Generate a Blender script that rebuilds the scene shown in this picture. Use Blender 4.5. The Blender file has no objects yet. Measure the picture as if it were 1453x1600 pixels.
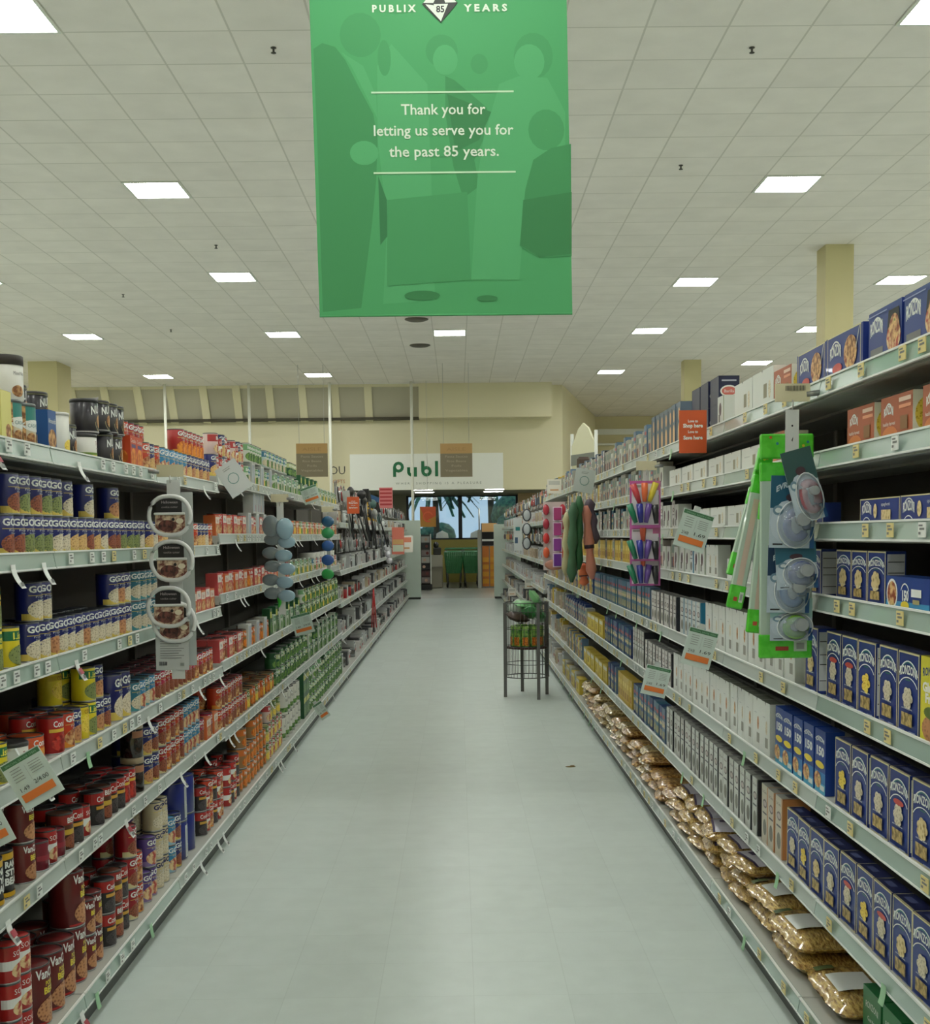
import bpy, math, random
from math import sin, cos, pi, radians, sqrt
random.seed(11)
SC = bpy.context.scene
COL = SC.collection
# ---------------------------------------------------------------- camera, world, exposure
EYE = 1.48
LIGHT_POWER = 46.0
cam_d = bpy.data.cameras.new('camera')
cam = bpy.data.objects.new('camera', cam_d)
COL.objects.link(cam)
SC.camera = cam
cam_d.sensor_fit = 'HORIZONTAL'
cam_d.sensor_width = 36.0
cam_d.lens = 36.0 * 1890 / 1453
cam_d.shift_y = 168.5 / 1453
cam_d.clip_end = 200
import mathutils
from mathutils import Matrix, Vector
_yaw, _pit, _rol = radians(0.302), radians(-4.014), radians(0.65)
_f = Vector((sin(_yaw) * cos(_pit), cos(_yaw) * cos(_pit), sin(_pit)))
_r = Vector((cos(_yaw), -sin(_yaw), 0))
_u = _r.cross(_f)
_r2 = _r * cos(_rol) - _u * sin(_rol)
_u2 = _u * cos(_rol) + _r * sin(_rol)
_m = Matrix((_r2, _u2, -_f)).transposed().to_4x4()
_m.translation = Vector((0, 0, EYE))
cam.matrix_world = _m
w = bpy.data.worlds.new('world')
SC.world = w
w.use_nodes = True
w.node_tree.nodes['Background'].inputs[0].default_value = (0.50, 0.68, 0.86, 1)
w.node_tree.nodes['Background'].inputs[1].default_value = 1.0
SC.view_settings.view_transform = 'Standard'
SC.view_settings.look = 'None'
SC.view_settings.gamma = 1.0
SC.view_settings.use_curve_mapping = False
SC.view_settings.exposure = -0.15
SC.cycles.max_bounces = 6
SC.cycles.diffuse_bounces = 4

# ---------------------------------------------------------------- materials
def lin(c):
    c /= 255.0
    return c / 12.92 if c <= 0.04045 else ((c + 0.055) / 1.055) ** 2.4
def L3(c):
    return (lin(c[0]), lin(c[1]), lin(c[2]), 1)
_mats = {}
def mat(c, rough=0.45, metal=0.0, emit=0.0, coat=0.0, alpha=1.0, trans=0.0):
    k = ('m', tuple(c), rough, metal, emit, coat, alpha, trans)
    if k in _mats: return _mats[k]
    m = bpy.data.materials.new('paint'); m.use_nodes = True
    b = m.node_tree.nodes['Principled BSDF']
    b.inputs['Base Color'].default_value = L3(c)
    b.inputs['Roughness'].default_value = rough
    b.inputs['Metallic'].default_value = metal
    b.inputs['Coat Weight'].default_value = coat
    b.inputs['Alpha'].default_value = alpha
    b.inputs['Transmission Weight'].default_value = trans
    if emit:
        b.inputs['Emission Color'].default_value = L3(c)
        b.inputs['Emission Strength'].default_value = emit
    _mats[k] = m
    return m
def nmat(c1, c2, scale=60.0, kind='noise', rough=0.45, coat=0.0, lo=0.4, hi=0.6, bump=0.0, stretch=(1, 1, 1), c3=None):
    """two or three colours mixed by a noise, for printed food pictures, pasta, foliage, worn floors"""
    k = ('n', tuple(c1), tuple(c2), scale, kind, rough, coat, lo, hi, bump, stretch, c3)
    if k in _mats: return _mats[k]
    m = bpy.data.materials.new('mottled'); m.use_nodes = True
    nt = m.node_tree; b = nt.nodes['Principled BSDF']
    tc = nt.nodes.new('ShaderNodeTexCoord'); mp = nt.nodes.new('ShaderNodeMapping')
    mp.inputs['Scale'].default_value = stretch
    nt.links.new(tc.outputs['Object'], mp.inputs['Vector'])
    if kind == 'noise':
        t = nt.nodes.new('ShaderNodeTexNoise'); t.inputs['Detail'].default_value = 3; out = t.outputs['Fac']
    else:
        t = nt.nodes.new('ShaderNodeTexVoronoi'); out = t.outputs['Distance']
    t.inputs['Scale'].default_value = scale
    nt.links.new(mp.outputs['Vector'], t.inputs['Vector'])
    r = nt.nodes.new('ShaderNodeValToRGB')
    r.color_ramp.elements[0].position = lo; r.color_ramp.elements[0].color = L3(c1)
    r.color_ramp.elements[1].position = hi; r.color_ramp.elements[1].color = L3(c2)
    if c3:
        e = r.color_ramp.elements.new(min(0.98, hi + 0.12)); e.color = L3(c3)
    nt.links.new(out, r.inputs['Fac'])
    nt.links.new(r.outputs['Color'], b.inputs['Base Color'])
    b.inputs['Roughness'].default_value = rough
    b.inputs['Coat Weight'].default_value = coat
    b.inputs['Coat Roughness'].default_value = 0.12
    if bump:
        bp = nt.nodes.new('ShaderNodeBump'); bp.inputs['Strength'].default_value = bump; bp.inputs['Distance'].default_value = 0.01
        nt.links.new(out, bp.inputs['Height']); nt.links.new(bp.outputs['Normal'], b.inputs['Normal'])
    _mats[k] = m
    return m

# ---------------------------------------------------------------- mesh building
_glyph = {}
def glyphs(s, bold=0.0):
    k = (s, bold)
    if k in _glyph: return _glyph[k]
    cu = bpy.data.curves.new('text', 'FONT'); cu.body = s; cu.size = 1.0; cu.resolution_u = 2
    cu.align_x = 'CENTER'; cu.offset = bold
    o = bpy.data.objects.new('text', cu)
    me = bpy.data.meshes.new_from_object(o)
    v = [(p.co.x, p.co.y) for p in me.vertices]; f = [tuple(p.vertices) for p in me.polygons]
    bpy.data.objects.remove(o); bpy.data.meshes.remove(me); bpy.data.curves.remove(cu)
    _glyph[k] = (v, f)
    return _glyph[k]

class MB:
    """collects polygons with materials and builds ONE mesh"""
    def __init__(s):
        s.v = []; s.f = []; s.mi = []; s.m = []; s.sm = []
    def mid(s, m):
        if m not in s.m: s.m.append(m)
        return s.m.index(m)
    def add(s, vs, fs, m, smooth=False, T=None):
        o = len(s.v); i = s.mid(m)
        if T is not None: vs = [tuple(T @ Vector(p)) for p in vs]
        s.v.extend(vs)
        for f in fs:
            s.f.append(tuple(o + a for a in f)); s.mi.append(i); s.sm.append(smooth)
        return s
    def box(s, x0, y0, z0, x1, y1, z1, m, T=None, bev=0.0):
        b = min(bev, abs(x1 - x0) / 2.1, abs(y1 - y0) / 2.1, abs(z1 - z0) / 2.1)
        if b <= 0:
            vs = [(x, y, z) for z in (z0, z1) for y in (y0, y1) for x in (x0, x1)]
            fs = [(0, 2, 3, 1), (4, 5, 7, 6), (0, 1, 5, 4), (2, 6, 7, 3), (0, 4, 6, 2), (1, 3, 7, 5)]
            return s.add(vs, fs, m, T=T)
        vs = []; ix = {}
        for sx in (0, 1):
            for sy in (0, 1):
                for sz in (0, 1):
                    X = (x0, x1)[sx]; Y = (y0, y1)[sy]; Z = (z0, z1)[sz]
                    dx = b if sx == 0 else -b; dy = b if sy == 0 else -b; dz = b if sz == 0 else -b
                    for a in range(3):
                        ix[(sx, sy, sz, a)] = len(vs)
                        vs.append((X + (0 if a == 0 else dx), Y + (0 if a == 1 else dy), Z + (0 if a == 2 else dz)))
        fs = []
        def q(*k): fs.append([ix[i] for i in k])
        for t in (0, 1):
            c = [(0, 0), (1, 0), (1, 1), (0, 1)]
            a = [(t, y, z, 0) for y, z in c]; q(*(a if t else a[::-1]))
            a = [(x, t, z, 1) for x, z in c]; q(*(a[::-1] if t else a))
            a = [(x, y, t, 2) for x, y in c]; q(*(a if t else a[::-1]))
        for i in (0, 1):
            for j in (0, 1):
                q((i, j, 0, 0), (i, j, 1, 0), (i, j, 1, 1), (i, j, 0, 1))
                q((i, 0, j, 0), (i, 1, j, 0), (i, 1, j, 2), (i, 0, j, 2))
                q((0, i, j, 1), (1, i, j, 1), (1, i, j, 2), (0, i, j, 2))
        for k in [(a, b_, c) for a in (0, 1) for b_ in (0, 1) for c in (0, 1)]:
            q(k + (0,), k + (1,), k + (2,))
        return s.add(vs, fs, m, T=T)
    def lathe(s, prof, m, n=24, cx=0, cy=0, smooth=True, T=None, sx=1, sy=1):
        vs = []; fs = []
        for r, z in prof:
            for i in range(n):
                a = 2 * pi * i / n
                vs.append((cx + r * sx * sin(a), cy - r * sy * cos(a), z))
        for k in range(len(prof) - 1):
            for i in range(n):
                j = (i + 1) % n
                fs.append((k * n + i, k * n + j, (k + 1) * n + j, (k + 1) * n + i))
        if prof[0][0] > 1e-6: fs.append(tuple(range(n))[::-1])
        if prof[-1][0] > 1e-6: fs.append(tuple((len(prof) - 1) * n + i for i in range(n)))
        return s.add(vs, fs, m, smooth, T)
    def tube(s, pts, r, m, n=8, closed=False, smooth=True):
        P = [Vector(p) for p in pts]; vs = []; fs = []; N = len(P)
        for i, p in enumerate(P):
            if closed: d = P[(i + 1) % N] - P[i - 1]
            else: d = P[min(i + 1, N - 1)] - P[max(i - 1, 0)]
            d.normalize()
            a = d.cross(Vector((0, 0, 1)) if abs(d.z) < 0.9 else Vector((1, 0, 0))); a.normalize(); b = d.cross(a)
            rr = r[i] if isinstance(r, (list, tuple)) else r
            for k in range(n):
                t = 2 * pi * k / n
                vs.append(tuple(p + a * rr * cos(t) + b * rr * sin(t)))
        for i in range(N if closed else N - 1):
            j = (i + 1) % N
            for k in range(n):
                l = (k + 1) % n
                fs.append((i * n + k, i * n + l, j * n + l, j * n + k))
        if not closed:
            fs.append(tuple(range(n))[::-1]); fs.append(tuple((N - 1) * n + k for k in range(n)))
        return s.add(vs, fs, m, smooth)
    def ball(s, c, r, m, n=12, k=8, rx=1, ry=1, rz=1, T=None):
        vs = []; fs = []
        for j in range(k + 1):
            p = pi * j / k
            for i in range(n):
                a = 2 * pi * i / n
                vs.append((c[0] + r * rx * sin(p) * cos(a), c[1] + r * ry * sin(p) * sin(a), c[2] - r * rz * cos(p)))
        for j in range(k):
            for i in range(n):
                l = (i + 1) % n
                fs.append((j * n + i, j * n + l, (j + 1) * n + l, (j + 1) * n + i))
        return s.add(vs, fs, m, True, T)
    def mesh(s, name):
        me = bpy.data.meshes.new(name)
        me.from_pydata(s.v, [], s.f)
        for m in s.m: me.materials.append(m)
        me.polygons.foreach_set('material_index', s.mi)
        me.polygons.foreach_set('use_smooth', s.sm)
        me.update()
        return me
    def obj(s, name, parent=None, loc=(0, 0, 0), rz=0):
        return link(name, s.mesh(name), parent, loc, rz)
    # printed artwork: laid on a surface given by map(x, y, lift)
    def art(s, items, fmap, step=0.0, k0=1, lift=0.00025):
        k = k0
        for it in items:
            h = lift * k; k += 1
            t = it[0]
            if t == 'r':
                _, x0, y0, x1, y1, m = it
                n = max(1, int(math.ceil((x1 - x0) / step))) if step else 1
                vs = []; fs = []
                for i in range(n + 1):
                    x = x0 + (x1 - x0) * i / n
                    vs += [fmap(x, y0, h), fmap(x, y1, h)]
                for i in range(n): fs.append((2 * i, 2 * i + 2, 2 * i + 3, 2 * i + 1))
                s.add(vs, fs, m)
            elif t == 'e' or t == 'a':      # ellipse / arch band
                if t == 'e':
                    _, cx, cy, rx, ry, m = it; r0 = 0.0; a0, a1 = 0, 360
                else:
                    _, cx, cy, rx, ry, r0, a0, a1, m = it
                n = 18 if t == 'e' else 12; rings = 3 if (step and t == 'e') else 1
                if t == 'e': rs = [0.02 + (1 - 0.02) * q / rings for q in range(rings + 1)]
                else: rs = [r0, 1.0]
                vs = []; fs = []
                for q in rs:
                    for i in range(n + 1):
                        a = radians(a0 + (a1 - a0) * i / n)
                        vs.append(fmap(cx + rx * q * cos(a), cy + ry * q * sin(a), h))
                for q in range(len(rs) - 1):
                    for i in range(n):
                        fs.append((q * (n + 1) + i, (q + 1) * (n + 1) + i, (q + 1) * (n + 1) + i + 1, q * (n + 1) + i + 1))
                s.add(vs, fs, m)
            elif t == 't':
                _, txt, cx, cy, hh, m = it[:6]
                o = it[6] if len(it) > 6 else {}
                gv, gf = glyphs(txt, o.get('bold', 0.0))
                if not gv: continue
                sc = hh / 0.7; wmax = o.get('w'); wx = sc
                ww = max(p[0] for p in gv) - min(p[0] for p in gv)
                if wmax and ww * sc > wmax: wx = wmax / ww
                if o.get('fit'): wx = o['fit'] / ww
                sl = o.get('slope', 0.0); ar = o.get('arc', 0.0); sh = o.get('shear', 0.0)
                vs = []
                for x, y in gv:
                    X = x * wx; Y = y * sc
                    vs.append(fmap(cx + X + sh * Y, cy + Y + sl * X + ar * (1 - (2 * X / (ww * wx)) ** 2), h))
                s.add(vs, gf, m)
            elif t == 'p':
                _, pts, m = it
                s.add([fmap(x, y, h) for x, y in pts], [tuple(range(len(pts)))], m)
        return s

def link(name, me, parent=None, loc=(0, 0, 0), rz=0):
    o = bpy.data.objects.new(name, me)
    COL.objects.link(o)
    o.location = loc
    if rz: o.rotation_euler = (0, 0, rz)
    if parent is not None: o.parent = parent
    return o
def tag(o, label, cat, group=None):
    o['label'] = label; o['category'] = cat
    if group: o['group'] = group
    return o
def thing(name, label, cat, loc=(0, 0, 0), rz=0, group=None):
    return tag(link(name, None, None, loc, rz), label, cat, group)
def struct(o):
    o['kind'] = 'structure'; return o
ORD = ['', 'first', 'second', 'third', 'fourth', 'fifth', 'sixth', 'seventh', 'eighth', 'ninth', 'tenth', 'eleventh', 'twelfth',
       'thirteenth', 'fourteenth', 'fifteenth', 'sixteenth', 'seventeenth', 'eighteenth', 'nineteenth']
def ordn(n):
    if n < 20: return ORD[n]
    if n >= 100: return '%dth' % n if n % 100 in (11, 12, 13) or n % 10 not in (1, 2, 3) else '%d%s' % (n, ['', 'st', 'nd', 'rd'][n % 10])
    t = ['', '', 'twent', 'thirt', 'fort', 'fift', 'sixt', 'sevent', 'eight', 'ninet'][n // 10]
    return t + 'ieth' if n % 10 == 0 else t + 'y-' + ORD[n % 10]
def yl(px): return 2240.0 / (715.0 - px)      # depth along the left shelf fronts
def yr(px): return 1955.0 / (px - 715.0)      # depth along the right shelf fronts

WHITE = mat((228, 232, 228), 0.5); INK = mat((25, 25, 30), 0.5); SIL = mat((190, 192, 190), 0.3, 0.9)
STEEL = mat((150, 152, 150), 0.28, 0.9); RAIL = mat((176, 186, 180), 0.32); SHELF = mat((172, 174, 166), 0.45)
PANEL = mat((82, 79, 72), 0.6); KICK = mat((70, 74, 70), 0.5)

# ---------------------------------------------------------------- building shell
def grid_mat(tile_x, tile_y, offx, offy, base, line, width, rough, mott, mscale, coat=0.0, patch=None, lf=1.0):
    m = bpy.data.materials.new('tiles'); m.use_nodes = True
    nt = m.node_tree; N = nt.nodes; Lk = nt.links; b = N['Principled BSDF']
    tc = N.new('ShaderNodeTexCoord'); sp = N.new('ShaderNodeSeparateXYZ'); Lk.new(tc.outputs['Object'], sp.inputs[0])
    def mth(op, a, c=None, c2=None):
        n = N.new('ShaderNodeMath'); n.operation = op
        for i, q in enumerate((a, c, c2)):
            if q is None: continue
            if isinstance(q, (int, float)): n.inputs[i].default_value = q
            else: Lk.new(q, n.inputs[i])
        return n.outputs[0]
    dist = []
    for ax, t, o in (('X', tile_x, offx), ('Y', tile_y, offy)):
        q = mth('DIVIDE', mth('SUBTRACT', sp.outputs[ax], o), t)
        fr = mth('FRACT', q); d = mth('MINIMUM', fr, mth('SUBTRACT', 1.0, fr))
        dist.append(mth('MULTIPLY', d, t))
    ln = mth('MULTIPLY', mth('LESS_THAN', mth('MINIMUM', dist[0], dist[1]), width), lf)
    no = N.new('ShaderNodeTexNoise'); no.inputs['Scale'].default_value = mscale; no.inputs['Detail'].default_value = 4
    Lk.new(tc.outputs['Object'], no.inputs['Vector'])
    rp = N.new('ShaderNodeValToRGB')
    rp.color_ramp.elements[0].position = 0.3; rp.color_ramp.elements[1].position = 0.7
    rp.color_ramp.elements[0].color = L3(tuple(c - mott for c in base)); rp.color_ramp.elements[1].color = L3(tuple(c + mott for c in base))
    Lk.new(no.outputs['Fac'], rp.inputs['Fac'])
    # every tile a slightly different tone
    fl = N.new('ShaderNodeCombineXYZ')
    Lk.new(mth('FLOOR', mth('DIVIDE', mth('SUBTRACT', sp.outputs['X'], offx), tile_x)), fl.inputs[0])
    Lk.new(mth('FLOOR', mth('DIVIDE', mth('SUBTRACT', sp.outputs['Y'], offy), tile_y)), fl.inputs[1])
    wn = N.new('ShaderNodeTexWhiteNoise'); Lk.new(fl.outputs[0], wn.inputs['Vector'])
    hs = N.new('ShaderNodeHueSaturation'); Lk.new(rp.outputs['Color'], hs.inputs['Color'])
    Lk.new(mth('ADD', mth('MULTIPLY', wn.outputs['Value'], 0.05), 0.975), hs.inputs['Value'])
    mx = N.new('ShaderNodeMixRGB'); Lk.new(ln, mx.inputs['Fac']); Lk.new(hs.outputs['Color'], mx.inputs['Color1'])
    mx.inputs['Color2'].default_value = L3(line)
    Lk.new(mx.outputs['Color'], b.inputs['Base Color'])
    b.inputs['Roughness'].default_value = rough
    b.inputs['Coat Weight'].default_value = coat; b.inputs['Coat Roughness'].default_value = 0.18
    return m
CEIL_Z = 5.12
floor_m = grid_mat(0.305, 0.305, 0.035, 0.14, (196, 207, 201), (150, 160, 153), 0.0014, 0.46, 3, 9.0, 0.06, lf=0.22)
struct(MB().box(-14, -8, -0.1, 14, 28.35, 0, floor_m).obj('floor'))
lob_m = grid_mat(0.305, 0.305, 0.0, 0.0, (182, 186, 176), (150, 152, 146), 0.002, 0.3, 4, 9.0, 0.25, lf=0.6)
struct(MB().box(-14, 28.35, -0.1, 14, 38.1, 0, lob_m).obj('floor'))
ceil_m = grid_mat(0.60, 0.61, -3.40, 12.655, (234, 229, 223), (186, 182, 172), 0.008, 0.85, 4, 3.0, lf=0.6)
c = MB()
c.box(-14, -8, CEIL_Z, 14, 29.35, CEIL_Z + 0.1, ceil_m)
c.add([(2.2, 29.35, CEIL_Z), (14, 29.35, CEIL_Z), (14, 38.1, CEIL_Z), (4.34, 38.1, CEIL_Z)], [(0, 3, 2, 1)], ceil_m)
struct(c.obj('ceiling'))
CREAM = mat((214, 206, 168), 0.7); WALLC = mat((218, 212, 180), 0.75)
struct(MB().box(-14.2, -8, 0, -14, 38.1, 5.3, CREAM).obj('wall_left'))
struct(MB().box(14, -8, 0, 14.2, 38.1, 5.3, CREAM).obj('wall_right'))
struct(MB().box(-14.2, -8.2, 0, 14.2, -8, 5.3, CREAM).obj('wall_back'))
# front wall: fascia with ribs, the lower wall, the opening under the store sign, the angled return
wf = MB()
wf.box(-14, 29.9, 4.3, 2.2, 30.05, CEIL_Z, WALLC)
wf.box(-14, 29.9, 2.6, 1.16, 30.05, 4.3, WALLC)
wf.box(1.16, 29.9, 2.58, 2.6, 30.05, 5.12, WALLC)
wf.box(-14, 29.9, 0, -2.66, 30.05, 2.6, WALLC)
wf.add([(2.6, 29.9, 2.58), (4.34, 38.1, 2.58), (4.34, 38.1, 5.12), (2.6, 29.9, 5.12)], [(0, 1, 2, 3)], WALLC)
wf.add([(2.6, 29.9, 0), (4.34, 38.1, 0), (4.34, 38.1, 2.58), (2.6, 29.9, 2.58)], [(0, 1, 2, 3)], WALLC)
struct(wf.obj('wall_front'))
GREYP = mat((176, 172, 152), 0.7)
fs = MB()
fs.add([(-14, 29.36, 5.11), (-0.9, 29.36, 5.11), (-0.9, 29.78, 4.36), (-14, 29.78, 4.36)], [(0, 3, 2, 1)], GREYP)
fs.box(-14, 29.70, 4.30, -0.9, 29.9, 4.36, mat((70, 66, 50), 0.7))  # dark strip paints the shadow gap below the fascia panels
fs.box(-14, 29.36, 5.05, 2.3, 29.40, 5.12, WALLC)
struct(fs.obj('trim_1'))
for i in range(12):
    x = -0.98 - 0.79 * i - (0.35 if i > 0 else 0)
    rb = MB().add([(x - .09, 29.30, 5.11), (x + .09, 29.30, 5.11), (x + .09, 29.78, 4.27), (x - .09, 29.78, 4.27),
                   (x - .09, 29.42, 5.11), (x + .09, 29.42, 5.11), (x + .09, 29.9, 4.27), (x - .09, 29.9, 4.27)],
                  [(0, 3, 2, 1), (0, 4, 7, 3), (1, 2, 6, 5), (3, 7, 6, 2)], WALLC) if i else MB().box(-0.9, 29.34, 4.3, 2.3, 29.9, 5.12, WALLC)
    struct(rb.obj('trim_%d' % (i + 2)))
wb = MB()
wb.box(4.2, 38.1, 0, 14, 38.3, 5.3, CREAM)
wb.box(1.9, 37.9, 0, 4.4, 38.3, 3.2, mat((222, 196, 150), 0.7))
wb.box(-8, 38.1, 0, -1.6, 38.3, 3.2, mat((150, 150, 128), 0.7))
wb.box(-1.6, 38.1, 0, 1.9, 38.3, 1.34, mat((168, 158, 84), 0.7))
wb.box(-1.6, 38.1, 2.72, 1.9, 38.3, 3.2, mat((140, 140, 120), 0.7))
wb.box(-8, 30.05, 2.76, 4.4, 38.1, 2.86, mat((170, 168, 148), 0.8))
wb.box(-8.2, 30.05, 0, -8, 38.3, 3.2, CREAM)
struct(wb.obj('wall_entry'))
struct(MB().box(4.4, 37.95, 4.55, 7.5, 38.1, 4.72, WHITE).obj('trim_20'))
struct(MB().box(4.2, 37.95, 4.22, 6.0, 38.1, 4.28, WHITE).obj('trim_21'))
# entry window with dark mullion
wn = thing('window_1', 'tall entry window with a dark mullion beyond the end of the aisle', 'window'); struct(wn)
fr = MB(); DK = mat((30, 34, 40), 0.4)
for x0, x1 in ((-1.6, -1.53), (0.03, 0.15), (1.83, 1.9)): fr.box(x0, 38.12, 1.34, x1, 38.22, 2.72, DK)
fr.box(-1.6, 38.12, 1.34, 1.9, 38.22, 1.39, DK); fr.box(-1.6, 38.12, 2.68, 1.9, 38.22, 2.72, DK)
fr.obj('window_frame', wn)
MB().box(-1.55, 38.16, 1.36, 1.85, 38.17, 2.70, mat((235, 245, 245), 0.02, trans=1.0)).obj('pane', wn)
# columns
def column(x0, x1, y0, y1, n):
    struct(MB().box(x0, y0, 0, x1, y1, CEIL_Z, mat((202, 194, 150), 0.75)).obj('trim_%d' % n))
column(4.73, 5.09, 15.67, 16.05, 30); column(4.83, 5.19, 25.85, 26.2, 31); column(-8.75, -8.16, 25.1, 26.0, 32)
# ceiling lights
LAMP = mat((255, 255, 250), 0.5, emit=LIGHT_POWER); FRAME = mat((214, 216, 208), 0.5)
fr_me = MB()
for a in ((-.3, -.305, .3, -.275), (-.3, .275, .3, .305), (-.3, -.275, -.272, .275), (.272, -.275, .3, .275)):
    fr_me.box(a[0], a[1], -0.012, a[2], a[3], 0.0, FRAME)
fr_me = fr_me.mesh('frame'); df_me = MB().box(-.272, -.275, -0.008, .272, .275, -0.001, LAMP).mesh('diffuser')
cols = [(-13.0, 'far left'), (-10.3, 'outer left'), (-6.7, 'second left'), (-3.1, 'left'), (-0.1, 'middle'), (3.5, 'right'), (6.5, 'second right'), (10.0, 'outer right'), (12.9, 'far right')]
rowsL = [-4.4, 0.5, 4.7, 8.69, 12.96, 17.23, 22.10, 27.6]
def ceiling_lamp(x, y, lab):
    t = thing('ceiling_light', lab, 'ceiling light', (x, y, CEIL_Z), 0, 'square recessed lights in the tiled ceiling')
    link('frame', fr_me, t); link('diffuser', df_me, t)
for x, y, lab in ((10.0, 31.9, 'outer'), (12.9, 36.2, 'far'), (6.9, 33.2, 'inner')): ceiling_lamp(x, y, 'unseen square ceiling light added to brighten the far right recess, %s one' % lab)  # unseen lamps added to brighten the dark recess
for ci, (x, cn) in enumerate(cols):
    for ri, y in enumerate(rowsL):
        if x == -0.1 and y > 25: continue
        if x > 0 and y == 17.23: y = 17.88
        if x == 6.5 and y > 25: y = 26.4
        ceiling_lamp(x, y, 'square white ceiling light, %s column, %s row from the far wall' % (cn, ordn(8 - ri)))
# sprinklers and round vents
sp_me = MB().lathe([(0.022, 0), (0.022, -0.006), (0.008, -0.01), (0.008, -0.035), (0.02, -0.038), (0.02, -0.042)][::-1], mat((60, 60, 56), 0.5), 10).mesh('sprinkler')
for x, y, w_ in ((-1.33, 9.3, 'left of the green banner'), (2.26, 9.38, 'near right, behind the large light'), (2.26, 12.29, 'just left of the big right light'), (-2.97, 15.39, 'above the second left light'), (-4.97, 21.48, 'left, near the third row of lights'), (-4.95, 18.38, 'left, between two rows of lights')):
    tag(link('sprinkler', sp_me, None, (x, y, CEIL_Z)), 'small dark ceiling sprinkler head ' + w_, 'sprinkler', 'sprinkler heads in the ceiling')
vt_me = MB().lathe([(0.20, 0.0), (0.20, -0.01), (0.15, -0.03), (0.08, -0.035), (0.0, -0.035)][::-1], mat((88, 84, 74), 0.6), 20).mesh('ceiling_vent')
tag(link('ceiling_vent', vt_me, None, (-0.65, 20.7, CEIL_Z)), 'round dark ceiling vent just below the green banner', 'ceiling vent')
tag(link('ceiling_vent', vt_me, None, (-0.68, 23.5, CEIL_Z)), 'round dark ceiling vent, the farther, fainter one over the aisle', 'ceiling vent')
# ---------------------------------------------------------------- shelving units
TAGW = mat((226, 230, 226), 0.5); TAGY = mat((222, 206, 140), 0.5); TAGG = mat((156, 200, 158), 0.5); GREYT = mat((120, 122, 120), 0.6); REDT = mat((170, 70, 80), 0.5)
RAILG = mat((160, 180, 170), 0.22, coat=0.4)
def shelf_mesh(depth, z=0.0):
    b = MB()
    b.box(-.607, .006, -.022, .607, depth, .010, SHELF, bev=.002)
    b.box(-.607, .012, -.034, .607, .03, -.02, SHELF)
    b.box(-.607, .2, -.03, .607, .22, -.022, SHELF)
    return b.mesh('shelf')
def rail_mesh(m):
    b = MB()
    b.add([(-.607, -.004, -.026), (.607, -.004, -.026), (.607, .004, .018), (-.607, .004, .018), (-.607, .003, -.028), (.607, .003, -.028), (.607, .010, .018), (-.607, .010, .018)],
          [(0, 1, 2, 3), (4, 7, 6, 5), (3, 2, 6, 7), (0, 4, 5, 1), (0, 3, 7, 4), (1, 5, 6, 2)], m)
    b.box(-.607, -.006, -.030, .607, .004, -.025, WHITE); b.box(-.607, -.001, .016, .607, .006, .021, WHITE)
    return b.mesh('price_rail')
SH_ME = shelf_mesh(.44); RAIL_ME = rail_mesh(RAIL); RAILG_ME = rail_mesh(RAILG)
def tag_mesh(kind):
    b = MB()
    if kind in ('w', 'y', 'g'):
        m = {'w': TAGW, 'y': TAGY, 'g': TAGG}[kind]
        b.box(-.021, -.0105, -.020, .021, -.0085, .013, m)
        f = lambda x, y, h: (x, -.0105 - h, y)
        b.art([('r', -.017, .004, .006, .008, GREYT), ('r', -.012, -.004, .016, .001, GREYT), ('r', -.017, -.014, -.004, -.008, GREYT)], f)
    else:       # a paper flag hanging below the rail, curling out into the aisle
        m = {'fw': TAGW, 'fg': TAGG, 'fr': TAGW}[kind]
        vs = []; n = 5
        for i in range(n + 1):
            t = i / n
            z = -.01 - (.062 if kind != 'fg' else .05) * t; y = -.010 - (.028 if kind != 'fg' else .008) * t * t
            vs += [(-.016, y, z), (.016, y, z)]
        fs = [(2 * i, 2 * i + 2, 2 * i + 3, 2 * i + 1) for i in range(n)]
        vs2 = [(x, y + .0012, z) for x, y, z in vs]
        b.add(vs + vs2, fs + [tuple(2 * n + 2 + a for a in f[::-1]) for f in fs], m)
        if kind == 'fr':
            b.add([(-.015, -.0195, -.035), (.015, -.0195, -.035), (.015, -.029, -.052), (-.015, -.029, -.052)], [(0, 3, 2, 1)], REDT)
        kind != 'fg' and b.add([(-.011, -.031, -.056), (.011, -.031, -.056), (.011, -.036, -.066), (-.011, -.036, -.066)], [(0, 3, 2, 1)], GREYT)
    return b.mesh('price_tag')
TAGS = {k: tag_mesh(k) for k in ('w', 'y', 'g', 'fw', 'fg', 'fr')}
def back_mesh(h):
    b = MB(); b.box(-.608, .452, .1, .608, .47, h, PANEL); return b.mesh('back_panel')
def up_mesh(h):
    b = MB(); b.box(-.011, .425, 0, .011, .452, h, mat((110, 108, 98), 0.5)); return b.mesh('upright')
BASE_ME = MB().box(-.607, -.038, .07, .607, .45, .13, SHELF, bev=.003).mesh('base_deck')
KICK_ME = MB().box(-.609, -.012, 0, .609, .005, .072, KICK).mesh('kick_plate')
_bm = {}
LX, RX = -1.17, 1.02
def zl(y, far):      # left shelf heights
    return [1.77, 1.48, 1.183, .848, .50] if far else [1.728, 1.426, 1.125, .829, .521]
ZR = [1.883, 1.684, 1.4835, 1.282, .997, .711, .402]
SHN_L = ['top', 'second', 'third', 'fourth', 'fifth', 'bottom']
SHN_R = ['top', 'second', 'third', 'fourth', 'fifth', 'sixth', 'seventh', 'bottom']
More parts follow.
